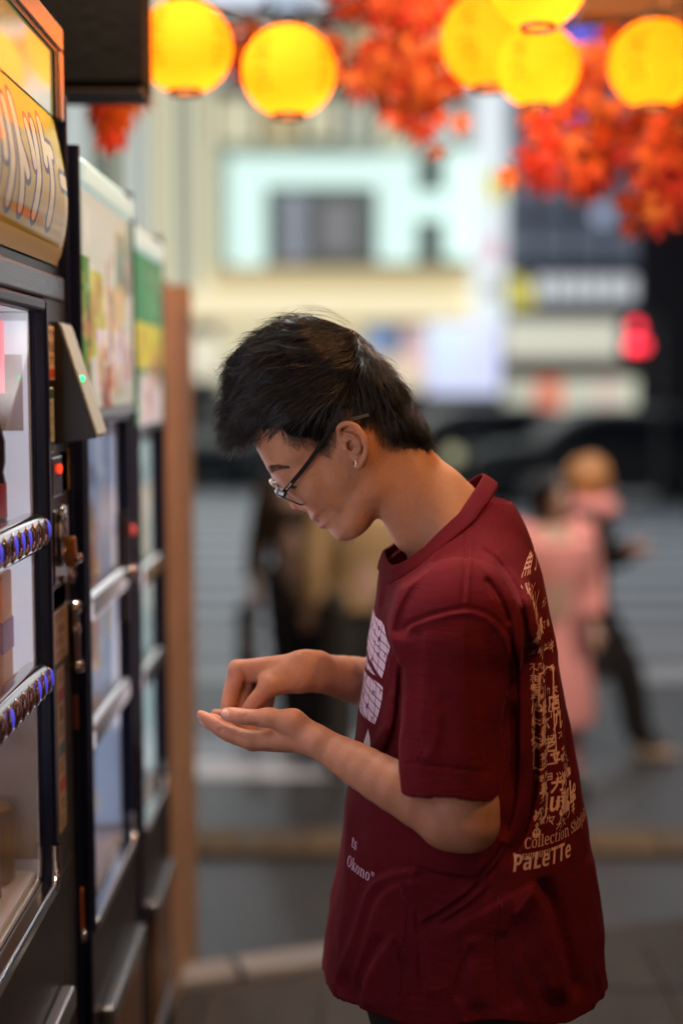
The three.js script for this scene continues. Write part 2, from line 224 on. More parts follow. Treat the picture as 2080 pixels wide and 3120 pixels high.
{ const b = thing('shop_building', 'pale lit shop building with glowing columns across the street', 'building');
  const w0 = W(D2(150), 0, FD), w1 = W(D2(1150), 0, FD);
  part('wall', box(w0.x - 6, w1.x, STREET, 15, -FD - 6, -FD), conc, b);
  for (let i = 0; i < 5; i++) for (let j = 0; j < 4; j++) { const x = w0.x - 5.5 + i * 1.1, y = 1.2 + j * 2.6, f = part('window', box(x, x + 0.9, y, y + 1.6, -FD, -FD + 0.05), darkFrame, b); part('pane', box(x + 0.05, x + 0.85, y + 0.05, y + 1.55, -FD + 0.051, -FD + 0.07), [paleGreen, dullGreen, cream, dimBlue][(i * 3 + j) % 4], f); }
  // lit columns on the left
  for (const [u0, u1, m] of [[140, 205, paleGrey], [205, 240, dullGreen], [262, 300, paleGreen], [300, 338, paleGrey], [346, 400, cream], [404, 440, paleGreen], [446, 492, cream]]) fpanel(b, 'column', u0, u1, -60, 720, m, 0.3);
  // upper windows and the bands between the storeys
  for (const [u0, u1, v0, v1, m] of [[500, 590, 225, 330, cream], [600, 690, 205, 330, tan], [700, 770, 225, 320, cream], [780, 860, 225, 330, paleGreen], [870, 945, 240, 340, cream], [955, 1060, 250, 330, paleGrey], [500, 640, 60, 190, paleGrey], [650, 780, 70, 190, cream], [800, 1060, 60, 190, tan]]) { const f = fpanel(b, 'window', u0 - 4, u1 + 4, v0 - 4, v1 + 4, darkFrame, 0.06); const a = W(D2(u0), D2(v0), FD), c = W(D2(u1), D2(v1), FD);
    const n = Math.max(1, Math.round((u1 - u0) / 45)); for (let i = 0; i < n; i++) part('pane', box(lerp(a.x, c.x, i / n) + 0.02, lerp(a.x, c.x, (i + 1) / n) - 0.02, c.y, a.y, -FD + 0.055, -FD + 0.075), m, f); }
  fpanel(b, 'fascia', 492, 1078, 336, 357, dullGreen, 0.12); fpanel(b, 'fascia', 492, 1078, 618, 668, tan, 0.5); fpanel(b, 'fascia', 440, 1078, 672, 735, creamHi, 0.7); fpanel(b, 'fascia', 330, 440, 700, 745, cream, 0.5);
  fpanel(b, 'dark_panel', 618, 862, 440, 606, glow([0.085, 0.095, 0.09]), 0.14); fpanel(b, 'dark_panel', 957, 1012, 365, 606, glow([0.05, 0.06, 0.055]), 0.14); fpanel(b, 'dark_panel', 496, 522, 350, 606, dullGreen, 0.14);
  fpanel(b, 'pale_panel', 655, 700, 450, 600, glow([0.26, 0.27, 0.32]), 0.05, 0.14); fpanel(b, 'pale_panel', 735, 815, 470, 580, glow([0.2, 0.19, 0.2]), 0.05, 0.14);  // two slightly paler glowing panels set on the dark backing
  // the ground floor shop
  for (const [u0, u1, v0, v1, c] of [[440, 500, 770, 870, [0.8, 0.74, 0.58]], [505, 640, 745, 900, [0.6, 0.55, 0.38]], [640, 838, 745, 940, [0.55, 0.48, 0.3]], [840, 905, 755, 805, [0.2, 0.3, 0.52]], [905, 925, 755, 810, [0.03, 0.04, 0.07]], [925, 975, 752, 850, [0.58, 0.42, 0.44]], [840, 975, 815, 900, [0.66, 0.56, 0.42]], [980, 1148, 742, 905, [0.66, 0.7, 0.95]], [985, 1060, 745, 850, [0.66, 0.78, 0.95]]]) fpanel(b, 'shop_window', u0, u1, v0, v1, glow(c), 0.08, u0 === 985 ? 0.09 : 0);
  fpanel(b, 'shop_base', 400, 1150, 915, 1085, mat([0.08, 0.08, 0.08], 0.6), 0.3);
  const c = W(D2(700), D2(660), FD); areaLight(V(c.x, 4.6, -FD + 1.3), V(c.x * 0.4, 2, 0), 19, 8, rgb(0.9, 0.96, 1), 0.8);
}
{ const s = thing('sign_letters', 'huge mint white glowing letters on the pale building', 'sign');
  for (const [u0, u1, v0, v1] of [[527, 612, 368, 612], [614, 864, 368, 432], [866, 954, 364, 604], [956, 1014, 447, 508], [1016, 1096, 358, 598]]) fpanel(s, 'letter_bar', u0, u1, v0, v1, mint, 0.25, 0.25); }
{ const s = thing('blade_sign', 'tall white lit sign strip on the corner of the pale building', 'sign');
  fpanel(s, 'light_box', 1080, 1148, 190, 745, glow([0.78, 0.86, 0.88]), 0.5, 0.4);
  fpanel(s, 'yellow_panel', 1100, 1148, 412, 472, glow([0.75, 0.7, 0.22]), 0.04, 0.9); fpanel(s, 'pink_panel', 1085, 1145, 556, 612, glow([0.75, 0.6, 0.66]), 0.04, 0.9); fpanel(s, 'grey_panel', 1100, 1146, 650, 690, glow([0.45, 0.45, 0.42]), 0.04, 0.9); }
{ const s = thing('roof_screen', 'bright white screen glowing above the pale building between two lanterns', 'screen');
  fpanel(s, 'screen_panel', 492, 622, -60, 44, glow([1.0, 1.1, 1.3]), 0.2, 1.2); fpanel(s, 'screen_panel', 640, 690, -60, 48, glow([0.8, 0.95, 1.2]), 0.2, 1.2); fpanel(s, 'screen_panel', 706, 770, -60, 42, glow([1, 1.1, 1.25]), 0.2, 1.2); fpanel(s, 'rail', 480, 1080, -80, -62, darkFrame, 0.3, 1.1); }
{ const b = thing('dark_building', 'dark blue office block with a lit shop at street level', 'building'), w0 = W(D2(1152), 0, FD);
  part('wall', box(w0.x, w0.x + 26, STREET, 17, -FD - 8, -FD - 0.3), darkWall, b);
  for (let i = 0; i < 4; i++) for (let j = 0; j < 5; j++) fpanel(b, 'window', 1165 + i * 78, 1230 + i * 78, 60 + j * 112, 150 + j * 112, dimBlue, 0.1, -0.28);
  fpanel(b, 'corner_panel', 1480, 1700, -60, 1000, mat([0.05, 0.04, 0.05], 0.5), 0.3, -0.3);
  fpanel(b, 'lit_band', 1160, 1452, 735, 822, glow([0.62, 0.61, 0.5]), 0.3, -0.25); fpanel(b, 'beam', 1160, 1500, 830, 856, mat([0.12, 0.07, 0.04], 0.5), 0.4, -0.25);
  for (let i = 0; i < 5; i++) fpanel(b, 'shop_window', 1160 + i * 68, 1224 + i * 68, 868, 965, glow([[0.5, 0.5, 0.4], [0.6, 0.36, 0.27], [0.55, 0.56, 0.45], [0.62, 0.52, 0.44], [0.62, 0.65, 0.5]][i]), 0.2, -0.25);
  fpanel(b, 'red_poster', 1235, 1290, 875, 950, glow([0.72, 0.22, 0.14]), 0.03, -0.03);
  fpanel(b, 'shop_base', 1150, 1600, 968, 1090, mat([0.03, 0.03, 0.035], 0.5), 0.4, -0.2); }
{ const s = thing('shop_sign', 'white lettered sign with a yellow mark on the dark block', 'sign');
  fpanel(s, 'sign_board', 1158, 1476, 618, 712, mat([0.14, 0.14, 0.16], 0.5), 0.1, -0.2); fpanel(s, 'yellow_mark', 1168, 1196, 630, 705, glow([0.6, 0.55, 0.16]), 0.06, -0.1); fpanel(s, 'yellow_mark', 1200, 1224, 650, 705, glow([0.6, 0.5, 0.04]), 0.06, -0.1);
  for (let i = 0; i < 6; i++) fpanel(s, 'sign_letter', 1232 + i * 39, 1263 + i * 39, 635, 688, glow([0.6, 0.63, 0.66]), 0.06, -0.1); }
{ const s = thing('neon_sign', 'blue violet neon tube glowing behind the lantern pair', 'sign');
  for (const [u0, v0, u1, v1] of [[1310, 40, 1340, 130], [1340, 130, 1352, 60], [1240, 255, 1330, 262]]) part('neon_tube', tube([W(D2(u0), D2(v0), 28), W(D2((u0 + u1) / 2), D2((v0 + v1) / 2), 28), W(D2(u1), D2(v1), 28)], 0.16, 8, 8), glow([0.16, 0.14, 0.75]), s); }
// round street lamps that show as discs of light
for (const [u, v, D, c, r, lab] of [[1385, 492, 27, [0.2, 0.23, 0.32], 0.2, 'dim round lamp on the dark block under the maple leaves'], [1040, 1045, 20, [0.25, 0.24, 0.14], 0.12, 'round yellowish lamp above the back of the neck']]) { const l = thing('lamp_or_fill', lab, 'lamp', 'far round lamps'), p = W(D2(u), D2(v), D);
  part('globe', new THREE.SphereGeometry(r, 20, 14).translate(p.x, p.y, p.z), glow(c, 1.6), l); part('arm', tube([p.clone().add(V(0, r, 0)), p.clone().add(V(0.2, r + 0.3, 0)), p.clone().add(V(0.6, r + 0.35, -0.1))], 0.03, 8, 6), darkFrame, l); }
{ const t = thing('traffic_light', 'pedestrian traffic light showing two red lamps at the right', 'traffic light'), p = W(1937, 1030, 22);
  part('pole', new THREE.CylinderGeometry(0.05, 0.06, p.y - STREET + 0.6, 14).translate(p.x + 0.42, (p.y + STREET) / 2, -22.15), mat([0.06, 0.06, 0.06], 0.5), t);
  part('housing', box(p.x - 0.22, p.x + 0.24, p.y - 0.36, p.y + 0.42, -22.3, -22.05, 0.04), mat([0.04, 0.045, 0.05], 0.5), t);
  for (const [du, dv, k] of [[-0.01, 0.17, 1], [-0.05, -0.11, 1.2], [0.09, -0.11, 1]]) part('red_lamp', new THREE.SphereGeometry(0.085, 16, 12).scale(1, 1, 0.5).translate(p.x + du, p.y + dv, -22.03), glow([2.6, 0.09, 0.16], k * 1.5), t);
  part('bracket', box(p.x + 0.2, p.x + 0.42, p.y, p.y + 0.08, -22.2, -22.1), mat([0.05, 0.05, 0.05], 0.5), t); }
// unseen lamp added over the kerb to brighten the passers-by
{ const l = thing('lamp_or_fill', 'added unseen lamp on a bent pole over the kerb, brightening the passers-by', 'lamp'), p = V(1.5, 3.5, -5.5);
  part('pole', tube([V(3.4, STREET, -5.3), V(3.4, 3.4, -5.3), V(3.1, 3.68, -5.35), V(1.6, 3.6, -5.48)], 0.05, 30, 10), mat([0.08, 0.08, 0.08], 0.5, 0.4), l); part('lamp_head', box(p.x - 0.45, p.x + 0.45, p.y - 0.1, p.y + 0.14, p.z + 0.02, p.z + 0.14, 0.03), mat([0.1, 0.1, 0.11], 0.5, 0.4), l); part('lamp_glass', box(p.x - 0.42, p.x + 0.42, p.y - 0.08, p.y + 0.12, p.z, p.z + 0.018), glow([1, 0.82, 0.62], 2), l);
  areaLight(V(p.x, p.y, p.z - 0.02), V(0.9, 0.9, -7.4), 0.84, 0.24, rgb(1, 0.84, 0.74), 300); }
// unseen lamps added high above the crosswalk to brighten the road
for (const [x, z, k] of [[-4, -15, 'left'], [4.5, -16, 'right'], [-2, -21, 'middle']]) { const l = thing('lamp_or_fill', 'added unseen lamp brightening the ' + (k === 'left' ? 'near left' : k === 'right' ? 'right' : 'far middle') + ' part of the crosswalk', 'lamp');
  part('pole', tube([V(x + (x > 0 ? 2 : -2), STREET, z), V(x + (x > 0 ? 2 : -2), 6.5, z), V(x + (x > 0 ? 1.6 : -1.6), 7.35, z), V(x, 7.5, z)], 0.07, 24, 10), mat([0.1, 0.1, 0.11], 0.5, 0.4), l); part('lamp_head', box(x - 0.35, x + 0.35, 7.4, 7.52, z - 0.14, z + 0.14, 0.03), mat([0.1, 0.1, 0.11], 0.5, 0.4), l); part('lamp_glass', box(x - 0.3, x + 0.3, 7.385, 7.402, z - 0.11, z + 0.11), glow([0.85, 0.93, 1], 2), l);
  areaLight(V(x, 7.36, z), V(x, 0, z), 0.6, 0.22, rgb(0.76, 0.88, 1), 440); }
// parked and passing cars
function carShape() { const s = new THREE.Shape(); s.moveTo(-2.15, 0.28); s.lineTo(-2.2, 0.7); s.quadraticCurveTo(-2.1, 0.88, -1.2, 0.92); s.quadraticCurveTo(-0.7, 1.42, -0.2, 1.45); s.lineTo(0.9, 1.45); s.quadraticCurveTo(1.5, 1.4, 1.95, 0.98); s.lineTo(2.15, 0.9); s.lineTo(2.18, 0.3); s.lineTo(1.75, 0.28); s.absarc(1.35, 0.3, 0.38, 0, Math.PI, false); s.lineTo(-0.95, 0.28); s.absarc(-1.35, 0.3, 0.38, 0, Math.PI, false); s.lineTo(-2.15, 0.28); return s; }
function makeCar(label, u, D, turn, paintC, lights) {
  const c = thing('parked_car', label, 'car', 'cars on the far side of the road'), p = W(D2(u), 1300, D);
  part('body', new THREE.ExtrudeGeometry(carShape(), { depth: 1.5, bevelEnabled: true, bevelSize: 0.08, bevelThickness: 0.1, bevelSegments: 2 }).translate(0, 0, -0.75), mat(paintC, 0.5, 0), c);
  const gs = new THREE.Shape(); gs.moveTo(-0.95, 0.95); gs.quadraticCurveTo(-0.6, 1.36, -0.2, 1.38); gs.lineTo(0.85, 1.38); gs.quadraticCurveTo(1.3, 1.32, 1.6, 0.97); gs.lineTo(-0.95, 0.95);
  part('side_window', new THREE.ExtrudeGeometry(gs, { depth: 1.74, bevelEnabled: false }).translate(0, 0, -0.87), mat([0.01, 0.012, 0.015], 0.15), c);
  for (const x of [-1.35, 1.35]) for (const z of [-0.78, 0.78]) { const w = part('wheel', new THREE.CylinderGeometry(0.31, 0.31, 0.2, 20).rotateX(Math.PI / 2).translate(x, 0.31, z), mat([0.012, 0.012, 0.012], 0.8), c); part('rim', new THREE.CylinderGeometry(0.19, 0.19, 0.215, 12).rotateX(Math.PI / 2).translate(x, 0.31, z), mat([0.3, 0.3, 0.3], 0.3, 0.8), w); }
  for (const z of [-0.6, 0.6]) { part('headlight', new THREE.SphereGeometry(0.12, 14, 10).scale(0.5, 0.8, 1.2).translate(-2.2, 0.68, z), lights ? glow([3.0, 4.2, 3.4], 1) : mat([0.5, 0.5, 0.5], 0.2), c); part('tail_light', box(2.12, 2.2, 0.7, 0.85, z - 0.12, z + 0.12, 0.02), mat([0.25, 0.01, 0.01], 0.3), c); }
  c.position.set(p.x, STREET, -D); c.rotation.y = turn; return c;
}
makeCar('dark car with a glowing headlight behind the fringe of hair', 602, 27.5, 1.15, [0.015, 0.02, 0.022], true);
makeCar('black car on the road at the right below the lit shop', 1390, 23, 0.05, [0.008, 0.01, 0.011], false);
makeCar('dark grey car behind the neck of the young man', 1090, 25, 0.1, [0.02, 0.022, 0.024], false);
// ---------------------------------------------------------------- vending machines
const chrome = mat([0.62, 0.6, 0.57], 0.16, 1), steel = mat([0.4, 0.39, 0.38], 0.35, 1), blackPl = mat([0.01, 0.009, 0.01], 0.35, 0, { specularIntensity: 0.35 }), navy = mat([0.006, 0.008, 0.026], 0.35, 0, { specularIntensity: 0.4 }), panelBrown = mat([0.024, 0.018, 0.015], 0.38, 0, { specularIntensity: 0.5, bumpMap: grain, bumpScale: 0.0002 });
const pane = new THREE.MeshPhysicalMaterial({ color: 0xffffff, roughness: 0.03, transmission: 1, thickness: 0, ior: 1.5 });
const inner = mat([0.66, 0.68, 0.74], 0.55);
// lettered stickers
function sticker(bg, ink, rows, w = 64, h = 256) { return new THREE.MeshPhysicalMaterial({ roughness: 0.5, map: canvasTex(w, h, (g) => { g.fillStyle = bg; g.fillRect(0, 0, w, h); g.strokeStyle = ink; g.fillStyle = ink; rows.forEach((r, i) => { const y = (i + 0.15) * h / rows.length, s = h / rows.length * 0.7; if (GLYPH[r]) glyph(g, r, w * 0.2, y, w * 0.6, s, Math.max(2, w / 18)); else if (r === '=') { for (let k = 0; k < 4; k++) g.fillRect(w * 0.12, y + k * s / 4, w * rr(0.4, 0.76), s / 10); } else { g.fillStyle = r; g.fillRect(w * 0.1, y, w * 0.8, s); g.fillStyle = ink; } }); }) }); }
const backTexNear = canvasTex(256, 512, (g, w, h) => { g.fillStyle = '#c9cfe0'; g.fillRect(0, 0, w, h); });
// bottle and carton used as display samples
const bottleGeo = new THREE.LatheGeometry([[0, 0], [0.031, 0], [0.033, 0.01], [0.033, 0.07], [0.03, 0.085], [0.033, 0.1], [0.033, 0.13], [0.026, 0.155], [0.013, 0.18], [0.0125, 0.2], [0, 0.201]].map(([a, b]) => new THREE.Vector2(a, b)), 18);
const bandGeo = new THREE.CylinderGeometry(0.0336, 0.0336, 0.05, 18, 1, true), capGeo = new THREE.CylinderGeometry(0.0145, 0.0145, 0.018, 14), canGeo = new THREE.LatheGeometry([[0, 0], [0.027, 0], [0.033, 0.006], [0.033, 0.108], [0.026, 0.117], [0, 0.117]].map(([a, b]) => new THREE.Vector2(a, b)), 18);
const cola = mat([0.03, 0.012, 0.008], 0.15), redBand = mat([0.36, 0.02, 0.03], 0.4);
function sample(parent, kind, x, y, z, c) {
  if (kind === 'bottle') { const b = part('display_bottle', bottleGeo.clone().translate(x, y, z), c ?? cola, parent); part('bottle_label', bandGeo.clone().translate(x, y + 0.045, z), redBand, b); part('bottle_cap', capGeo.clone().translate(x, y + 0.205, z), redBand, b); return b; }
  return part('display_can', canGeo.clone().translate(x, y, z), c, parent);
}
function machine(label, X, zNear, zFar, y0, o) {
  // faces +x; zNear and zFar are distances along the street, heights follow one pattern above y0
  const colFixed = o.col; const m = thing('vending_machine', label, 'vending machine', 'vending machines in a row along the left'), P = (n, g, mt, p = m) => part(n, g, mt, p);
  const zn = -zNear, zf = -zFar, cx = -X, top = o.top ?? y0 + 1.87, colW = o.col ?? 0.19, wz0 = zn - 0.03, wz1 = zf + colW, back = cx - 0.13;
  const wTop = y0 + (o.wTop ?? 1.52), wBot = y0 + 0.69;
  // cabinet: a shell round the display bay
  P('cabinet', merged([box(cx - 0.7, back - 0.01, y0 + 0.05, top, zf, zn, 0.01), box(back - 0.01, cx - 0.004, wTop + 0.012, top - 0.002, zf + 0.001, zn - 0.001), box(back - 0.01, cx - 0.004, y0 + 0.05, wBot - 0.012, zf + 0.001, zn - 0.001), box(back - 0.01, cx - 0.004, wBot - 0.012, wTop + 0.012, zf + 0.001, wz1 - 0.012), box(back - 0.01, cx - 0.004, wBot - 0.012, wTop + 0.012, wz0 + 0.012, zn - 0.001)]), navy);
  P('side_panel', box(cx - 0.69, cx + 0.012, y0 + 0.06, top + 0.005, zn + 0.001, zn + 0.012, 0.004), navy);
  P('side_panel', box(cx - 0.69, cx + 0.012, y0 + 0.06, top + 0.005, zf - 0.012, zf - 0.001, 0.004), navy);
  for (const z of [zn - 0.08, zf + 0.08]) P('foot', new THREE.CylinderGeometry(0.02, 0.025, Math.max(0.05, y0 + 0.05), 10).translate(cx - 0.1, Math.max(0.05, y0 + 0.05) / 2, z), blackPl);
  P('front_panel', merged([box(cx - 0.003, cx + 0.006, y0 + 0.1, wBot - 0.02, zf + 0.002, zn - 0.002, 0.003), box(cx - 0.003, cx + 0.006, wBot - 0.02, wTop + 0.06, zf + 0.002, wz1 - 0.022, 0.003)]), o.panel ?? panelBrown);
  // display bay: back light panel, shelves, glass, frame
  const bay = P('display_bay', merged([box(back - 0.008, back - 0.002, wBot, wTop, wz1, wz0), box(back, cx - 0.012, wBot, wTop, wz1 - 0.008, wz1 - 0.002), box(back, cx - 0.012, wBot - 0.008, wBot - 0.002, wz1, wz0), box(back, cx - 0.012, wTop + 0.002, wTop + 0.008, wz1, wz0)]), inner);
  part('backlight_panel', uvMetres(box(back - 0.001, back + 0.003, wBot + 0.02, wTop - 0.02, wz1 + 0.01, wz0 - 0.01), (x, y, z) => [(z - wz1) / (wz0 - wz1), (y - wBot) / (wTop - wBot)]), o.backlight, bay);
  if (o.endPanel) part('end_panel', box(back, cx - 0.014, wBot + 0.03, wTop - 0.03, wz1 + 0.001, wz1 + 0.004), o.endPanel, bay);
  const r1 = y0 + 1.215, r2 = y0 + 0.995;
  for (const y of [r1 - 0.01, r2 - 0.01, wBot + 0.012]) P('shelf', box(back + 0.004, cx - 0.016, y - 0.008, y, wz1 + 0.004, wz0 - 0.004), inner);
  P('window_frame', merged([box(cx - 0.008, cx + 0.014, wBot - 0.02, wTop + 0.02, wz1 - 0.02, wz1, 0.006), box(cx - 0.008, cx + 0.014, wBot - 0.02, wTop + 0.02, wz0, wz0 + 0.02, 0.006), box(cx - 0.008, cx + 0.014, wTop + 0.001, wTop + 0.02, wz1, wz0, 0.006)]), navy);
  P('chrome_trim', merged([box(cx - 0.008, cx + 0.018, wBot - 0.022, wBot - 0.001, wz1 - 0.005, wz0, 0.006), tube([V(cx + 0.012, wBot + 0.05, wz1 - 0.004), V(cx + 0.013, wBot + 0.005, wz1 - 0.002), V(cx + 0.013, wBot - 0.011, wz1 + 0.02)], 0.007, 12, 8)]), chrome);
  const gp = P('window_glass', new THREE.PlaneGeometry(wz0 - wz1, wTop - wBot).rotateY(Math.PI / 2).translate(cx, (wTop + wBot) / 2, (wz0 + wz1) / 2), pane);
  // button rails
  for (const [ry, k] of [[r1, 0], [r2, 1]]) { const rail = P('button_rail', box(cx - 0.03, cx + 0.011, ry - 0.03, ry + 0.026, wz1 - 0.004, wz0 + 0.01, 0.016), chrome);
    if (o.buttons) for (let i = 0; i < 9; i++) { const z = wz1 + 0.012 + i * 0.042, lit = o.buttons[k][i % o.buttons[k].length];
      const b = part('button', new THREE.SphereGeometry(0.017, 14, 10).scale(0.55, 1.25, 0.8).translate(cx + 0.007, ry - 0.002, z), chrome, rail);
      part('button_light', new THREE.SphereGeometry(0.0105, 12, 8).scale(0.5, 1.35, 0.7).translate(cx + 0.0125, ry + 0.001, z), lit ? glow([0.05, 0.06, 0.7], 0.8, [0.05, 0.05, 0.3]) : mat([0.09, 0.06, 0.05], 0.12, 0, { clearcoat: 1 }), b); } }
  // lower half: delivery door, lock
  const door = P('delivery_door', box(cx + 0.004, cx + 0.022, y0 + 0.2, y0 + 0.46, zf + colW * 0.75, zn - 0.12, 0.012), o.door ?? mat([0.1, 0.08, 0.07], 0.3, 0.3));
  part('door_frame', box(cx + 0.003, cx + 0.03, y0 + 0.462, y0 + 0.5, zf + colW * 0.7, zn - 0.1, 0.008), steel, door); part('door_sill', box(cx + 0.003, cx + 0.026, y0 + 0.16, y0 + 0.198, zf + colW * 0.7, zn - 0.1, 0.008), steel, door);
  m.userData.dims = { cx, top, wTop, wBot, wz0, wz1, zn, zf, r1, r2, back };
  // the glow that leaves the window
  if (o.light) areaLight(V(cx + 0.05, (wTop + wBot) / 2 + 0.1, (wz0 + wz1) / 2), V(cx + 2, 1.2, (wz0 + wz1) / 2 + (o.lightTurn ?? 0)), (wz0 - wz1) * 0.9, wTop - wBot - 0.1, o.lightColor ?? rgb(1, 0.86, 0.95), o.light);
  return m;
}
function onFace(name, u0, v0, u1, v1, X, mt, parent, depth = 0.004, r = 0.002) { // a piece on the machine front, from its near upper and far lower corner in the photograph
  const a = XP(u0, v0, X), b = XP(u1, v1, X), z0 = a.z, z1 = b.z, aa = XP(u0, v1, X); return part(name, box(-X - 0.001, -X + depth, aa.y, a.y, z1, z0, Math.min(r, depth / 2.1)), mt, parent);
}
const X1 = 0.44, X2 = 0.427;
// --- the nearest machine
{ const spots = canvasTex(256, 512, (g, w, h) => { g.fillStyle = '#dfe4f5'; g.fillRect(0, 0, w, h); const c = ['#e9b34a', '#c64a5c', '#e8d9c0', '#8a3f7a', '#d98a54']; for (let i = 0; i < 22; i++) { g.fillStyle = c[i % 5]; g.fillRect(rr(0, w), rr(h * 0.3, h * 0.9), rr(10, 30), rr(30, 70)); } });
  const m = machine('nearest vending machine with yellow lettered top sign and coin column', X1, 1.2, 2.262, 0.165, { wTop: 1.53, backlight: new THREE.MeshStandardMaterial({ map: spots, emissiveMap: spots, emissive: 0xffffff, emissiveIntensity: 0.62, roughness: 0.6 }), buttons: [[1, 0, 0, 1, 1, 1, 0, 1, 0], [1, 1, 1, 0, 0, 0, 1, 0, 0]], light: 0.42, lightColor: rgb(1, 0.8, 0.9), door: mat([0.2, 0.16, 0.13], 0.4, 0.5), endPanel: mat([0.3, 0.22, 0.18], 0.5) });  // brown endPanel colour stands for the unlit lower part of the pale wall
  const d = m.userData.dims; delete m.userData.dims; const P = (n, g, mt, p = m) => part(n, g, mt, p);
  { const t = P('bay_lamp', new THREE.CylinderGeometry(0.012, 0.012, 0.78, 14).translate(d.back + 0.07, (d.wTop + d.wBot) / 2, d.wz0 - 0.02), glow([0.8, 0.82, 0.95], 1.2)); const z = d.wz0 - 0.04; areaLight(V(d.back + 0.07, (d.wTop + d.wBot) / 2, z), V(d.back + 0.07, (d.wTop + d.wBot) / 2, z - 1), 0.07, 0.78, rgb(0.86, 0.9, 1), 9); }
  P('end_wall_glow', box(d.back, d.cx - 0.0135, d.r2 - 0.01, d.wTop - 0.012, d.wz1 + 0.0045, d.wz1 + 0.0075), glow([0.43, 0.45, 0.56], 1, [0.5, 0.5, 0.55]));  // glow put into the bay end wall in place of light falling on it
  P('pink_reflection', box(d.cx - 0.062, d.cx - 0.03, d.wTop - 0.115, d.wTop - 0.015, d.wz1 + 0.075, d.wz1 + 0.079), glow([0.9, 0.22, 0.27]));  // glowing pink piece standing in for a reflection on the glass
  // samples in the bay, near the far end wall
  for (const [k, c] of [[0, [0.4, 0.02, 0.03]], [1, [0.05, 0.03, 0.02]], [2, [0.3, 0.25, 0.05]]]) { sample(m, 'bottle', d.back + 0.058, d.r1 + 0.002, d.wz1 + 0.045 + k * 0.085); }
  for (const [k, c] of [[0, [0.62, 0.3, 0.08]], [1, [0.5, 0.12, 0.2]], [2, [0.55, 0.5, 0.45]]]) { const g = box(d.back + 0.03, d.back + 0.09, d.r2 - 0.008, d.r2 + 0.165, d.wz1 + 0.016 + k * 0.09, d.wz1 + 0.08 + k * 0.09, 0.004); const b = P('display_carton', g, mat(c, 0.45)); part('carton_band', box(d.back + 0.029, d.back + 0.091, d.r2 + 0.05, d.r2 + 0.095, d.wz1 + 0.0155 + k * 0.09, d.wz1 + 0.081 + k * 0.09), mat([[0.3, 0.06, 0.25], [0.6, 0.5, 0.1], [0.4, 0.05, 0.05]][k], 0.45), b); }
  for (let k = 0; k < 3; k++) sample(m, 'can', d.back + 0.06, d.wBot + 0.013, d.wz1 + 0.05 + k * 0.085, mat([[0.3, 0.2, 0.1], [0.2, 0.05, 0.04], [0.4, 0.3, 0.2]][k], 0.3, 0.4));
  for (let k = 0; k < 3; k++) P('price_tag', box(d.cx - 0.05, d.cx - 0.047, d.r1 + 0.03, d.r1 + 0.075, d.wz1 + 0.02 + k * 0.05, d.wz1 + 0.055 + k * 0.05), mat([[0.5, 0.38, 0.05], [0.25, 0.27, 0.35], [0.5, 0.38, 0.05]][k], 0.5));
  P('rating_notice', box(d.back + 0.035, d.cx - 0.02, d.wTop - 0.17, d.wTop - 0.06, d.wz1 + 0.0085, d.wz1 + 0.0105), mat([0.6, 0.62, 0.7], 0.5));
  // the head of the machine: steel band, bulging lettered sign, framed upper sign
  P('steel_band', box(d.cx - 0.02, d.cx + 0.01, d.wTop + 0.022, 1.757, -2.235, -1.2, 0.006), mat([0.11, 0.105, 0.11], 0.3, 0.9, { bumpMap: grain, bumpScale: 0.0004 }));
  P('sign_channel', box(d.cx - 0.03, d.cx + 0.001, 1.758, 1.77, -2.24, -1.2), blackPl);
  const signTex = canvasTex(2048, 512, (g, w, h) => { g.fillStyle = '#8f7c05'; g.fillRect(0, 0, w, h); g.fillStyle = '#8c7f14'; g.fillRect(0, 0, w, h * 0.35); g.fillStyle = '#b3a684'; g.fillRect(0, h * 0.89, w, h * 0.11);
    // letters run along the machine: the far end is at the right
    [['so', 560], ['me', 760], ['wa', 960], ['ri', 1130], ['to', 1290], ['so', 1450], ['ke', 1640], ['bar', 1840]].forEach(([n, x]) => { g.strokeStyle = '#1b1730'; glyph(g, n, x, h * 0.14, 128, h * 0.62, 84); g.strokeStyle = '#a89f80'; glyph(g, n, x, h * 0.14, 128, h * 0.62, 48); }); });
  const bulge = new THREE.PlaneGeometry(1, 1, 60, 16), bp = bulge.attributes.position;
  for (let i = 0; i < bp.count; i++) { const s = bp.getX(i) + 0.5, t = bp.getY(i) + 0.5, z = lerp(-1.2, -2.25, s), y = lerp(1.772, 1.992, t), end = Math.sqrt(Math.max(0, 1 - Math.pow(clamp((s - 0.93) / 0.07, 0, 1), 2))); bp.setXYZ(i, d.cx - 0.012 + (0.016 + 0.022 * Math.sin(Math.PI * Math.pow(t, 0.8))) * end, y, z); }
  bulge.computeVertexNormals();
  P('lettered_sign', bulge, new THREE.MeshPhysicalMaterial({ map: signTex, roughness: 0.6, specularIntensity: 0.2, clearcoat: 0.45, clearcoatRoughness: 0.03, emissiveMap: signTex, emissive: 0xffffff, emissiveIntensity: 0.1 }));
  P('sign_back', box(d.cx - 0.3, d.cx - 0.014, 1.772, 2.13, -2.245, -1.2), navy);
  P('upper_sign', box(d.cx - 0.013, d.cx + 0.004, 1.996, 2.1, -2.2, -1.2), new THREE.MeshPhysicalMaterial({ color: rgb(0.3, 0.32, 0.14), roughness: 0.12, clearcoat: 1, emissive: rgb(0.16, 0.17, 0.06) }));
  const bronze = mat([0.32, 0.2, 0.14], 0.3, 0.8);
  P('sign_frame', merged([box(d.cx - 0.012, d.cx + 0.012, 2.1, 2.137, -2.25, -1.2, 0.004), box(d.cx - 0.012, d.cx + 0.012, 1.994, 2.1, -2.25, -2.225, 0.004)]), bronze);
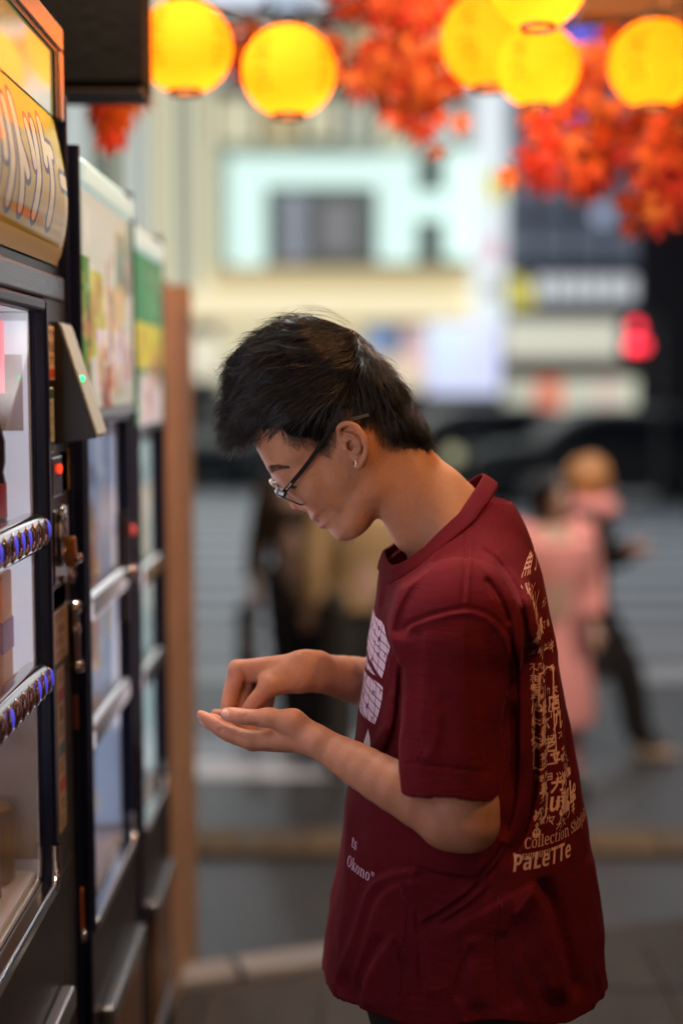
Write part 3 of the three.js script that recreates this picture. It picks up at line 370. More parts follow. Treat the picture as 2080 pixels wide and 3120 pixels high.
  P('sign_gasket', merged([box(d.cx - 0.01, d.cx + 0.008, 2.092, 2.1, -2.225, -1.2), box(d.cx - 0.01, d.cx + 0.008, 1.996, 2.092, -2.225, -2.2)]), blackPl);
  // the control column
  onFace('sticker', 122, 990, 162, 1160, X1, sticker('#c9a277', '#3a1a08', ['ya', 'oku', 'ka', '#b4431c']), m, 0.008);
  onFace('sticker', 130, 1180, 152, 1385, X1, sticker('#b3a687', '#22301c', ['#24402a', 'cho', 'ka', 'to', '#24402a']), m, 0.008);
  { const s = new THREE.Shape(); s.moveTo(-0.012, 1.684); s.lineTo(0.012, 1.684); s.lineTo(0.066, 1.512); s.lineTo(-0.012, 1.5); s.lineTo(-0.012, 1.684);
    const bill = P('bill_acceptor', new THREE.ExtrudeGeometry(s, { depth: 0.085, bevelEnabled: true, bevelSize: 0.002, bevelThickness: 0.002, bevelSegments: 2 }).translate(d.cx + 0.001, 0, -2.243), mat([0.008, 0.007, 0.006], 0.4));
    const face = box(-0.0015, 0.0045, -0.088, 0.088, -0.042, 0.042, 0.002); face.rotateZ(0.304).translate(d.cx + 0.041, 1.598, -2.2);
    part('reader_face', face, mat([0.3, 0.31, 0.27], 0.5), bill);
    part('ready_lamp', new THREE.SphereGeometry(0.005, 10, 8).translate(d.cx + 0.046, 1.6, -2.17), glow([0.02, 0.9, 0.3], 2), bill); }
  onFace('price_display', 140, 1395, 172, 1520, X1, mat([0.05, 0.015, 0.012], 0.15, 0, { clearcoat: 1 }), m, 0.01);
  { const a = XP(160, 1428, X1); P('red_digit_lamp', new THREE.SphereGeometry(0.006, 10, 8).scale(0.6, 1.3, 1).translate(a.x + 0.012, a.y, a.z), glow([1, 0.06, 0.02], 1.4)); }
  onFace('yellow_label', 168, 1375, 212, 1505, X1, sticker('#d9a53a', '#5a4632', ['=', 'tei', '=']), m, 0.006);
  const coin = onFace('coin_plate', 140, 1555, 190, 1790, X1, mat([0.05, 0.04, 0.035], 0.2, 0.9), m, 0.012, 0.005), ca = XP(163, 1600, X1), cb = XP(172, 1680, X1), cc = XP(168, 1765, X1);
  part('coin_bezel', new THREE.TorusGeometry(0.02, 0.005, 10, 24).scale(0.9, 1.9, 1).rotateY(Math.PI / 2).translate(ca.x + 0.014, ca.y - 0.015, ca.z), chrome, coin);
  part('return_lever', new RoundedBoxGeometry(0.02, 0.05, 0.012, 2, 0.005).rotateX(0.25).translate(cb.x + 0.022, cb.y, cb.z), mat([0.45, 0.2, 0.05], 0.3, 0.6), coin);
  part('return_knob', new THREE.SphereGeometry(0.008, 12, 8).translate(cb.x + 0.034, cb.y - 0.01, cb.z), chrome, coin); part('coin_screw', new THREE.SphereGeometry(0.006, 10, 8).translate(cc.x + 0.014, cc.y, cc.z), chrome, coin); part('coin_screw', new THREE.SphereGeometry(0.006, 10, 8).translate(cc.x + 0.014, cc.y + 0.09, cc.z + 0.012), chrome, coin);
  onFace('orange_label', 148, 1800, 192, 1868, X1, sticker('#b4701a', '#3a220a', ['tei', '=']), m, 0.006);
  onFace('notice', 150, 1872, 196, 2035, X1, sticker('#a28a6c', '#4a3c2c', ['=', 'nagai', '=', '=']), m, 0.007);
  onFace('notice', 160, 2045, 192, 2560, X1, sticker('#9b8a70', '#50382c', ['=', '#8a2f2f', 'oku', '=', '#2f5a78', '=', '#9a3a34', 'bun', '=']), m, 0.007);
  { const a = XP(202, 1850, X1), b = XP(210, 2030, X1); const bar = P('lock_bar', tube([a.clone().add(V(0.012, 0, 0)), a.clone().lerp(b, 0.5).add(V(0.013, 0, 0)), b.clone().add(V(0.012, 0, 0))], 0.0075, 10, 10), chrome); for (const p of [a, b]) part('lock_boss', new THREE.SphereGeometry(0.012, 12, 8).translate(p.x + 0.014, p.y, p.z), chrome, bar); part('lock_boss', new THREE.SphereGeometry(0.01, 12, 8).translate(a.x + 0.014, a.y - 0.035, a.z), chrome, bar); }
  { const a = XP(205, 1745, X1); P('coin_button', new THREE.SphereGeometry(0.013, 14, 10).scale(0.7, 1.5, 0.8).translate(a.x + 0.006, a.y, a.z), chrome); const b = XP(214, 2170, X1); P('hinge_pin', new THREE.CapsuleGeometry(0.006, 0.05, 4, 10).translate(b.x + 0.008, b.y, b.z), mat([0.25, 0.1, 0.06], 0.3, 0.7)); }
  onFace('yellow_label', 216, 2370, 240, 2530, X1, sticker('#b0831c', '#3a2a08', ['=', 'to', '=']), m, 0.006);
  onFace('orange_strip', 224, 2720, 244, 2850, X1, mat([0.5, 0.12, 0.02], 0.3), m, 0.012); { const a = XP(234, 2850, X1); P('release_button', new THREE.SphereGeometry(0.012, 12, 8).scale(0.6, 1, 1).translate(a.x + 0.012, a.y, a.z), chrome); }
  onFace('notice', 228, 2870, 248, 2995, X1, sticker('#a08a72', '#4a3c2c', ['=', '=', '=']), m, 0.006);
}
// --- the second machine
function posterTex(cols, streaks = 5) { return canvasTex(256, 512, (g, w, h) => { cols.forEach(([c, x0, x1, y0, y1]) => { g.fillStyle = c; g.fillRect(x0 * w, y0 * h, (x1 - x0) * w, (y1 - y0) * h); }); for (let i = 0; i < streaks * 12; i++) { const [c, x0, x1, y0, y1] = cols[Math.floor(rnd() * cols.length)], cx = lerp(x0, x1, rnd()) * w, cy = lerp(y0, y1, rnd()) * h; g.fillStyle = ['rgba(255,255,255,0.35)', 'rgba(40,30,40,0.3)', 'rgba(220,190,120,0.4)', 'rgba(150,60,50,0.35)', c][i % 5]; g.beginPath(); g.ellipse(cx, cy, rr(4, 16), rr(12, 60), 0, 0, 7); g.fill(); } }); }
function lit(tex, k) { return new THREE.MeshStandardMaterial({ map: tex, color: rgb(0.55, 0.55, 0.55), emissiveMap: tex, emissive: 0xffffff, emissiveIntensity: k, roughness: 0.5 }); }
function headSign(m, d, y0, y1, tex, k, cap) { const g = uvMetres(box(d.cx - 0.004, d.cx + 0.012, y0, y1, d.zf + 0.012, d.zn - 0.012, 0.004), (x, y, z) => [(d.zn - z) / (d.zn - d.zf), (y - y0) / (y1 - y0)]); part('head_sign', g, lit(tex, k), m); part('top_lamp_strip', box(d.cx - 0.03, d.cx + 0.016, y1 + 0.002, y1 + 0.05, d.zf + 0.01, d.zn - 0.01, 0.012), cap, m); }
{ const bay = posterTex([['#8fa0bd', 0, 1, 0, 1], ['#b59a86', 0, 1, 0.35, 0.62], ['#d8b268', 0.1, 0.3, 0.1, 0.3], ['#7b86a6', 0.45, 0.6, 0, 1], ['#a9483f', 0.2, 0.27, 0.15, 0.3], ['#c9a06c', 0.62, 0.8, 0.1, 0.32], ['#6d5548', 0.1, 0.9, 0.36, 0.42], ['#98a7cf', 0, 1, 0.66, 1], ['#8c8490', 0.4, 0.7, 0.62, 1]]);
  const m = machine('second vending machine, with a green and white head sign', X2, 2.305, 2.87, 0.0, { col: 0.1, top: 1.965, backlight: lit(bay, 1.1), light: 1.3, lightTurn: 0.4, door: mat([0.24, 0.12, 0.06], 0.4), endPanel: lit(posterTex([['#8fa0c0', 0, 1, 0, 1], ['#caa98a', 0.3, 0.7, 0.3, 0.6]]), 0.75) }), d = m.userData.dims; delete m.userData.dims;
  headSign(m, d, 1.55, 1.905, posterTex([['#cdd9d0', 0, 1, 0, 1], ['#b9c23a', 0, 0.35, 0.35, 0.75], ['#4f8a2e', 0, 0.12, 0.3, 0.9], ['#d9c79a', 0.35, 0.7, 0.4, 0.9], ['#e6e2ee', 0.2, 0.9, 0.62, 0.9], ['#8aa894', 0.6, 1, 0.1, 0.4], ['#c86f5a', 0.3, 0.5, 0.8, 1]], 9), 0.38, glow([0.36, 0.47, 0.43]));
  part('sign_band', box(d.cx - 0.002, d.cx + 0.014, 1.535, 1.548, d.zf + 0.01, d.zn - 0.01), steel, m);
  for (let k = 0; k < 4; k++) sample(m, k & 1 ? 'can' : 'bottle', d.back + 0.05, d.r1 + 0.001, d.wz1 + 0.05 + k * 0.085, mat([0.3, 0.2, 0.1], 0.3));
  onFace('coin_plate', 368, 1560, 386, 1900, X2, mat([0.05, 0.04, 0.04], 0.25, 0.8), m, 0.01); const c = XP(382, 1745, X2); part('coin_button', new THREE.SphereGeometry(0.015, 12, 8).translate(c.x + 0.012, c.y, c.z), chrome, m); const e = XP(382, 1615, X2); part('red_lamp', new THREE.SphereGeometry(0.012, 12, 8).translate(e.x + 0.01, e.y, e.z), glow([0.5, 0.06, 0.05]), m);
}
{ const bay = posterTex([['#b9d8e0', 0, 1, 0, 1], ['#e9ffff', 0.1, 0.9, 0.02, 0.12], ['#c9a21c', 0, 0.25, 0.12, 0.34], ['#bfa08a', 0.1, 0.9, 0.38, 0.62], ['#86983a', 0, 0.14, 0.36, 0.62], ['#a9bccb', 0, 1, 0.66, 1]]);
  const m = machine('third vending machine, green topped and nearest the brown board', X2, 2.9, 3.34, -0.035, { col: 0.06, top: 1.925, backlight: lit(bay, 1.2), light: 1.1, lightTurn: 0.6, door: mat([0.2, 0.1, 0.05], 0.4), endPanel: lit(posterTex([['#bfe0e6', 0, 1, 0, 1]]), 0.75) }), d = m.userData.dims; delete m.userData.dims;
  headSign(m, d, 1.5, 1.862, posterTex([['#3f9a62', 0, 1, 0, 1], ['#d7d93a', 0, 1, 0.4, 0.66], ['#e7e2f0', 0.1, 0.9, 0.7, 1], ['#5cb07a', 0.4, 1, 0.1, 0.35], ['#d2653e', 0.5, 0.8, 0.64, 0.7]], 7), 0.4, glow([0.42, 0.53, 0.5]));
  for (let k = 0; k < 3; k++) sample(m, k & 1 ? 'bottle' : 'can', d.back + 0.05, d.r1 + 0.001, d.wz1 + 0.05 + k * 0.085, mat([0.5, 0.4, 0.1], 0.3));
}
// the brown boards that end the row
{ const b = thing('wooden_screen', 'brown upright wooden boards closing the row of machines', 'screen'), wood = [0.9, 1, 1.12].map((k) => mat([0.58 * k, 0.34 * k, 0.19 * k], 0.6, 0, { map: noiseTex(128, 4, 0.6, 1, 4, 10) }));
  for (let i = 0; i < 4; i++) { const z = -3.4 - i * 0.145; part('board', uvMetres(box(-X2 - 0.05, -X2 + 0.004 * (i % 2), STREET, 1.84 - 0.02 * i, z - 0.141, z, 0.004), (x, y, zz) => [zz * 3, y * 0.4]), wood[i % 3], b); }
  part('post', box(-X2 - 0.06, -X2 + 0.006, STREET, 1.86, -4.05, -3.985, 0.006), wood[0], b); part('rail', box(-X2 - 0.09, -X2 - 0.052, 1.5, 1.6, -3.98, -3.4, 0.004), wood[1], b); part('rail', box(-X2 - 0.09, -X2 - 0.052, 0.3, 0.4, -3.98, -3.4, 0.004), wood[1], b); }
// the dark board hanging from the eave over the machines
{ const e = thing('eave_board', 'dark brown fabric covered board hanging over the machines', 'awning'), a = W(D2(328), D2(196), 2.75), db = mat([0.006, 0.004, 0.0025], 0.95, 0, { specularIntensity: 0.1, bumpMap: grain, bumpScale: 0.002 });
  part('valance', box(-1.3, a.x, a.y, 2.995, -2.9, -2.75, 0.012), db, e); part('trim', box(-1.3, a.x - 0.002, a.y - 0.012, a.y - 0.001, -2.89, -2.76, 0.004), mat([0.04, 0.025, 0.015], 0.6), e); part('eave_roof', box(-1.6, -0.5, 3.0, 3.07, -4.5, 1.5), mat([0.05, 0.04, 0.035], 0.8), e); }

// the fluorescent lamp under the eave, above the machines and out of the picture
{ const l = thing('eave_lamp', 'fluorescent lamp on the eave high above the hands of the young man', 'lamp'), p = V(-0.3, 2.94, -2.4);
  part('lamp_tube', new THREE.CylinderGeometry(0.016, 0.016, 0.7, 14).rotateX(Math.PI / 2).translate(p.x, p.y, p.z), glow([0.9, 1, 0.95], 1.5), l); part('lamp_housing', box(p.x - 0.06, p.x + 0.06, p.y + 0.03, p.y + 0.08, p.z - 0.4, p.z + 0.4, 0.01), steel, l); part('lamp_stem', box(p.x - 0.3, p.x + 0.02, p.y + 0.08, p.y + 0.11, p.z - 0.02, p.z + 0.02), steel, l);
  areaLight(V(p.x, p.y - 0.03, p.z), V(p.x + 0.12, 1, p.z + 0.25), 0.1, 0.7, rgb(1, 0.98, 0.9), 210); }
// ---------------------------------------------------------------- yellow paper lanterns
const paperTex = canvasTex(512, 256, (g, w, h) => { g.fillStyle = '#ffffff'; g.fillRect(0, 0, w, h); g.strokeStyle = 'rgba(120,60,0,0.2)'; for (const x of [60, 190, 320, 440]) { glyph(g, 'oku', x, 60, 44, 60, 6); glyph(g, 'shop', x, 130, 44, 60, 6); } });
const lanternProfile = []; for (let i = 0; i <= 60; i++) { const t = i / 60, a = lerp(-1.19, 1.19, t), rib = 1 - 0.018 * Math.pow(Math.abs(Math.sin(t * Math.PI * 10)), 0.5) + 0.018; lanternProfile.push(new THREE.Vector2(Math.cos(a) * rib, Math.sin(a) * 0.98)); }
const paperGeo = new THREE.LatheGeometry(lanternProfile, 48);
const paper = new THREE.MeshPhysicalMaterial({ color: rgb(0.8, 0.27, 0.015), map: paperTex, roughness: 1, specularIntensity: 0, transmission: 0.55, thickness: 0, emissiveMap: paperTex, emissive: rgb(1.0, 0.42, 0.0), emissiveIntensity: 0.58 });
const wireMat = mat([0.02, 0.02, 0.02], 0.6);
function lantern(label, p, r, power) {
  const l = thing('paper_lantern', label, 'lantern', 'yellow paper lanterns hung in a string');
  part('paper_shade', paperGeo.clone().scale(r, r, r), paper, l);
  for (const s of [1, -1]) { const rg = part(s > 0 ? 'top_ring' : 'bottom_ring', new THREE.CylinderGeometry(r * 0.37, r * 0.37, r * 0.11, 28, 1, true).translate(0, s * r * 0.95, 0), mat([0.012, 0.01, 0.01], 0.5, 0, { side: THREE.DoubleSide }), l); if (s > 0) part('hanger', tube([V(-r * 0.37, r, 0), V(0, r * 1.25, 0), V(r * 0.37, r, 0)], 0.002, 10, 6), wireMat, rg); }
  const bulb = part('bulb', new THREE.SphereGeometry(r * 0.22, 14, 10).translate(0, -r * 0.05, 0), glow([3, 2.2, 0.9]), l);
  part('bulb_socket', new THREE.CylinderGeometry(r * 0.1, r * 0.1, r * 0.4, 10).translate(0, r * 0.36, 0), wireMat, bulb);
  l.position.copy(p);
  const lamp = new THREE.PointLight(rgb(1, 0.54, 0.21), power); lamp.position.set(p.x, p.y - r * 0.05, p.z); lamp.shadow.radius = 2; lamp.castShadow = true; scene.add(lamp);
  return l;
}
const LAN = [['lantern half hidden by the dark board at the left', 425, 108, 3.0, 105], ['second lantern from the left, hanging lowest against the pale building', 663, 164, 3.05, 104], ['large lantern behind the one cut by the top edge', 1128, 92, 3.2, 112], ['lantern cut off by the top edge, its dark ring showing', 1236, -45, 2.65, 108], ['lower lantern of the overlapping cluster beside the red leaves', 1234, 152, 3.1, 93], ['rightmost lantern in front of the maple leaves', 1500, 147, 3.2, 100]];
for (const [lab, u, v, D, r] of LAN) lantern(lab, W(D2(u), D2(v), D), D2(r) * D / FX, 0.2);
// two more of the string hang outside the picture, over the photographer's right shoulder
lantern('lantern of the string nearest the photographer, right of the camera', V(0.95, 2.5, -1.55), 0.085, 2.2);
lantern('added unseen lantern just above the top edge, warming boards and leaves', V(0.55, 2.8, -3.55), 0.1, 2.4);  // unseen lantern added to warm the wooden boards and the leaves
lantern('lantern of the string above the young man, nearer the machines', V(0.42, 2.5, -1.42), 0.085, 1.45);
{ const c = thing('lantern_cable', 'black cable from which the paper lanterns hang', 'cable'); const pts = [[200, -60, 3.0], [425, -8, 3.0], [663, 48, 3.05], [900, -30, 3.1], [1128, -32, 3.2], [1234, 50, 3.1], [1500, 30, 3.2], [1700, -20, 3.2]].map(([u, v, D]) => W(D2(u), D2(v), D)); part('wire', tube(pts, 0.004, 80, 6), wireMat, c); }
{ const b = thing('timber_beam', 'blurred brown timber beam at the upper right above the lantern', 'beam'), a = W(D2(1335), D2(34), 3.5), m = mat([0.2, 0.1, 0.04], 0.6); part('beam', box(a.x, a.x + 1.6, a.y, a.y + 0.16, -3.62, -3.5, 0.01), m, b); const k = W(D2(1525), D2(20), 3.45); part('bracket', box(k.x, k.x + 0.05, a.y - 0.03, a.y + 0.2, -3.5, -3.44, 0.006), m, b); }

// ---------------------------------------------------------------- red maple sprays
function leafGeo(bend) { // five pointed lobes on a short stalk, folded along the midrib
  const tips = [[-1.35, 0.62], [-0.72, 0.9], [0, 1], [0.72, 0.9], [1.35, 0.62]], out = []; out.push([0, -0.05]);
  tips.forEach(([a, r], i) => { if (i) { const b = (a + tips[i - 1][0]) / 2; out.push([Math.sin(b) * 0.36, Math.cos(b) * 0.36]); } else out.push([-0.3, 0.02]); for (const [da, k] of [[-0.16, 0.62], [0, 1], [0.16, 0.62]]) out.push([Math.sin(a + da) * r * k, Math.cos(a + da) * r * k]); }); out.push([0.3, 0.02]);
  const pos = [], uv = [], n = out.length, z = (x, y) => -bend * Math.abs(x) * 0.5 - bend * y * y * 0.5;
  for (let i = 0; i < n; i++) { const a = out[i], b = out[(i + 1) % n]; for (const [x, y] of [[0, 0.12], b, a]) { pos.push(x, y, z(x, y)); uv.push(x, y); } }
  const g = new THREE.BufferGeometry(); g.setAttribute('position', new THREE.Float32BufferAttribute(pos, 3)); g.setAttribute('uv', new THREE.Float32BufferAttribute(uv, 2)); g.computeVertexNormals(); return g;
}
const leafGeos = [leafGeo(0.2), leafGeo(0.55), leafGeo(0.9)], leafMats = [[0.66, 0.045, 0.014], [0.74, 0.11, 0.016], [0.78, 0.2, 0.022], [0.56, 0.026, 0.016], [0.8, 0.26, 0.028]].map((c) => mat(c, 0.75, 0, { transmission: 0.4, thickness: 0 }));
function spray(label, poly, D, count, size, twigs) {
  const b = thing('maple_branch', label, 'maple branch', 'sprays of red maple leaves'), inside = outline(poly), bark = mat([0.06, 0.035, 0.02], 0.8), xs = poly.map((p) => p[0]), ys = poly.map((p) => p[1]);
  for (const tw of twigs) part('twig', tube(tw.map(([u, v]) => W(D2(u), D2(v), D)), 0.004, 16, 5), bark, b);
  for (let i = 0, guard = 0; i < count && guard < 9000; guard++) { const u = rr(Math.min(...xs), Math.max(...xs)), v = rr(Math.min(...ys), Math.max(...ys)); const s = inside(u, v); if (s < rr(-8, 14)) continue; i++;
    if (noise3(u / 38, v / 38, D) < -0.34) continue;
    const m = part('leaf', leafGeos[i % 3], leafMats[Math.floor(clamp(noise3(u / 80, v / 80, 5 + D) * 3 + 2 + rr(-1.2, 1.2), 0, 4.9))], b); m.position.copy(W(D2(u), D2(v), D + rr(-0.28, 0.28))); m.scale.setScalar(size * rr(0.75, 1.2)); m.rotation.set(rr(-0.9, 0.9), rr(-0.8, 0.8), Math.PI + rr(-1.1, 1.1)); }
  return b;
}
spray('small orange spray of maple leaves under the dark board', [[192, 200], [330, 196], [318, 270], [280, 300], [255, 345], [228, 300], [205, 250]], 3.5, 60, 0.052, [[[330, 150], [290, 210], [255, 320]]]);
spray('thin red maple leaves between the two left lanterns', [[515, 60], [610, 40], [600, 150], [560, 190], [525, 150]], 4.1, 50, 0.055, [[[610, 0], [570, 60], [540, 160]]]);
spray('red maple spray in the upper middle between the lanterns', [[740, -30], [1080, -30], [1075, 250], [1010, 340], [930, 290], [830, 200], [740, 120]], 3.9, 280, 0.06, [[[700, -30], [850, 60], [1000, 280]], [[900, -30], [960, 100], [930, 250]]]);
spray('large red maple spray hanging down at the right', [[1150, 250], [1260, 240], [1310, 120], [1380, 40], [1600, 30], [1600, 480], [1500, 510], [1470, 570], [1425, 490], [1410, 400], [1330, 445], [1260, 400], [1160, 440], [1150, 380], [1200, 320]], 3.7, 299, 0.066, [[[1600, 60], [1450, 200], [1300, 420]], [[1600, 200], [1520, 350], [1465, 545]], [[1500, 150], [1300, 260], [1170, 420]]]);
// ---------------------------------------------------------------- passers-by, far out of focus
function pedestrian(label, u, D, h, face, o) { // face: turn about the vertical; h: height
  const p = thing('person', label, 'person'), k = h / 1.7, st = o.stride ?? 0.12, P = (x, y, z) => V(x * k, y * k, z * k);
  // skeleton facing -x
  const hipL = P(0, 0.9, 0.09), hipR = P(0, 0.9, -0.09), kneeL = P(-st * 0.7, 0.5, 0.09), kneeR = P(st * 0.3, 0.49, -0.09), anL = P(-st, 0.09, 0.09), anR = P(st * 1.5, 0.12, -0.09), sL = P(0.01, 1.38, 0.18), sR = P(0.01, 1.38, -0.18);
  const reach = o.reach, eL = reach ? P(-0.12, 1.12, 0.22) : P(0.03, 1.1, 0.25), wL = reach ? P(-0.29, 1.2, 0.12) : P(-0.04, 0.86, 0.24), eR = P(0.04, 1.1, -0.25), wR = P(-0.02, 0.86, -0.25);
  const head = P(-0.03, 1.56, 0), neck = P(0.015, 1.42, 0);
  const finger = (w, d, a) => [0, 1, 2, 3].map((i) => cone(w.clone().add(P(d * 0.05, -0.05 * (1 - a), (i - 1.5) * 0.018)), w.clone().add(P(d * (0.11 - 0.008 * Math.abs(i - 1)), -0.115 * (1 - a) - 0.01, (i - 1.5) * 0.02)), 0.0095 * k, 0.007 * k)).concat([cone(w.clone().add(P(d * 0.02, -0.02, 0.02)), w.clone().add(P(d * 0.07, -0.06 * (1 - a) + 0.02 * a, 0.05)), 0.011 * k, 0.008 * k), cone(w, w.clone().add(P(d * 0.055, -0.06 * (1 - a), 0)), 0.024 * k, 0.03 * k)]);
  const limbs = [chain([[hipL, 0.085 * k], [kneeL, 0.055 * k], [anL, 0.038 * k], [anL.clone().add(P(-0.14, -0.05, 0)), 0.03 * k]], 0.03), chain([[hipR, 0.085 * k], [kneeR, 0.055 * k], [anR, 0.038 * k], [anR.clone().add(P(-0.13, -0.07, 0)), 0.03 * k]], 0.03), chain([[sL, 0.055 * k], [eL, 0.042 * k], [wL, 0.028 * k]], 0.03), chain([[sR, 0.055 * k], [eR, 0.042 * k], [wR, 0.028 * k]], 0.03), cone(neck.clone().add(P(0, -0.06, 0)), head, 0.058 * k, 0.055 * k), cone(P(0, 0.95, 0), P(0, 1.3, 0), 0.13 * k, 0.14 * k)];
  const hd = (x, y, z) => { const q = Math.hypot((x - head.x) / 0.095, (y - head.y - 0.02 * k) / 0.115, (z - head.z) / 0.078) / k; return (q - 1) * 0.075 * k; };
  const extra = [cone(head.clone().add(P(-0.05, -0.06, 0)), head.clone().add(P(-0.078, -0.085, 0)), 0.04 * k, 0.024 * k), cone(head.clone().add(P(-0.09, 0.01, 0)), head.clone().add(P(-0.112, -0.022, 0)), 0.009 * k, 0.013 * k), cone(head.clone().add(P(0.01, 0.01, 0.077)), head.clone().add(P(0.015, -0.025, 0.074)), 0.018 * k, 0.012 * k), cone(head.clone().add(P(0.01, 0.01, -0.077)), head.clone().add(P(0.015, -0.025, -0.074)), 0.018 * k, 0.012 * k)].concat(finger(wL, -0.6, reach ? 0.6 : 0), finger(wR, -0.2, 0));
  const body = (x, y, z) => { let d = hd(x, y, z); for (const f of limbs) d = smin(d, f(x, y, z), 0.03); for (const f of extra) d = smin(d, f(x, y, z), 0.01); return d; };
  const lo = [-0.75, -0.06, -0.42], hi = [0.6, 1.8, 0.42];
  const bg = paint(netMesh(body, lo, hi, 0.014), (x, y, z) => { const e = head.clone().add(P(-0.088, 0.022, 0)); if (Math.hypot(x - e.x, y - e.y) < 0.012 * k && Math.abs(Math.abs(z) - 0.03 * k) < 0.014) return [0.05, 0.03, 0.03]; if (Math.hypot(x - head.x + 0.1 * k, y - head.y + 0.06 * k) < 0.011 * k && Math.abs(z) < 0.022) return [0.4, 0.16, 0.14]; return o.skin ?? [0.5, 0.33, 0.25]; });
  part('body', bg, mat([1, 1, 1], 0.6, 0, { vertexColors: true }), p);
  // clothes follow the same skeleton, a little larger
  const legs = (x, y, z) => Math.max(smin(limbs[0](x, y, z), limbs[1](x, y, z), 0.05) - 0.034, 0.1 * k - y, y - 1.0 * k);
  part('trousers', netMesh(legs, lo, hi, 0.016), mat(o.trousers, 0.9), p);
  const hem = o.hem * k, coat = (x, y, z) => { const yy = y / k, w = (0.155 + 0.075 * sstep(1.0, 0.35, yy) + 0.03 * sstep(1.0, 1.25, yy)) * k * (o.wide ?? 1); let d = (Math.hypot(x / (w * 0.8), z / (w * 1.18)) - 1) * w * 0.75 + Math.max(0, y - 1.32 * k) * 1.1; d = smin(d, limbs[2](x, y, z) - 0.026, 0.03); d = smin(d, limbs[3](x, y, z) - 0.026, 0.03); d += 0.006 * Math.sin(9 * z / k + 3 * y); return Math.max(d, hem - y, y - 1.44 * k, Math.min(Math.hypot(x - wL.x, y - wL.y, z - wL.z), Math.hypot(x - wR.x, y - wR.y, z - wR.z)) < 0.07 ? 0.02 : -1); };
  part('coat', netMesh(coat, lo, hi, 0.016), mat(o.coat, 0.9, 0, { sheen: 0.4, sheenRoughness: 0.6 }), p);
  const hair = (x, y, z) => { const c = head.clone().add(P(0.02, 0.035, 0)); let d = (Math.hypot((x - c.x) / (o.longHair ? 0.118 : 0.105), (y - c.y) / 0.12, (z - c.z) / (o.longHair ? 0.11 : 0.092)) / k - 1) * 0.09 * k; if (o.longHair) d = smin(d, cone(head.clone().add(P(0.06, 0, 0)), head.clone().add(P(0.06, -o.longHair, 0)), 0.1 * k, 0.085 * k)(x, y, z), 0.05); d += 0.004 * noise3(x * 60, y * 12, z * 60); return Math.max(d, -(Math.hypot((x - head.x + 0.12 * k) / 0.09, (y - head.y + 0.05 * k) / 0.12, z / 0.075) / k - 1) * 0.07); };
  part('hair', netMesh(hair, lo, hi, 0.011), mat(o.hair, 0.5), p);
  for (const a of [anL, anR]) part('shoe', netMesh((x, y, z) => Math.max(smin(cone(a.clone().add(P(0.03, -0.04, 0)), a.clone().add(P(-0.16, -0.06, 0)), 0.045 * k, 0.035 * k)(x, y, z), cone(a, a.clone().add(P(0.01, -0.04, 0)), 0.045 * k, 0.045 * k)(x, y, z), 0.03), a.y - 0.092 * k - y), lo, hi, 0.014), mat(o.shoes ?? [0.02, 0.02, 0.02], 0.5), p);
  if (o.scarf) part('scarf', new THREE.TorusGeometry(0.1 * k, 0.078 * k, 10, 24).rotateX(Math.PI / 2).scale(1, 0.9, 1.1).translate(0, 1.42 * k, 0), mat(o.scarf, 0.95), p);
  const q = W(D2(u), 1300, D); p.position.set(q.x, STREET, -D); p.rotation.y = face; return p.position.clone();
}
pedestrian('person in a dark brown coat walking away behind the face of the young man', 690, 7.6, 1.72, 1.3, { coat: [0.06, 0.038, 0.022], trousers: [0.008, 0.007, 0.007], hair: [0.01, 0.008, 0.007], hem: 0.78, wide: 0.92, stride: 0.1 });
pedestrian('person in a beige jacket and grey trousers beside the dark brown coat', 826, 7.0, 1.7, -1.4, { coat: [0.42, 0.29, 0.14], trousers: [0.045, 0.045, 0.045], hair: [0.012, 0.009, 0.008], hem: 0.86, stride: 0.08 });
pedestrian('woman with black hair in a long salmon pink coat', 1268, 6.9, 1.55, 1.9, { coat: [0.8, 0.34, 0.31], trousers: [0.3, 0.12, 0.12], hair: [0.01, 0.008, 0.008], hem: 0.33, wide: 0.98, longHair: 0.14, stride: 0.06 });
{ const q = pedestrian('striding person with orange hair, pink scarf and black coat holding a phone', 1350, 7.3, 1.6, Math.PI - 0.1, { coat: [0.01, 0.008, 0.007], trousers: [0.007, 0.006, 0.006], hair: [0.42, 0.2, 0.07], hem: 0.5, longHair: 0.16, shoes: [0.42, 0.36, 0.28], scarf: [0.68, 0.28, 0.27], stride: 0.34, reach: true, skin: [0.42, 0.22, 0.14] });
  const k = 1.6 / 1.7; single('phone', box(-0.006, 0.006, -0.07, 0.07, -0.036, 0.036, 0.005).rotateZ(-0.5), mat([0.02, 0.02, 0.02], 0.2), 'dark phone held out by the striding person with orange hair', 'phone').position.set(q.x + 0.365 * k, q.y + 1.22 * k, q.z - 0.1); }
// ---------------------------------------------------------------- the young man
const man = thing('person', 'young man in a burgundy T-shirt and glasses sorting coins in his palm', 'person');
const D0 = 2.06;
const S2 = (x, y, D) => W(560 + x / 1.568, 1900 + y / 1.568, D);
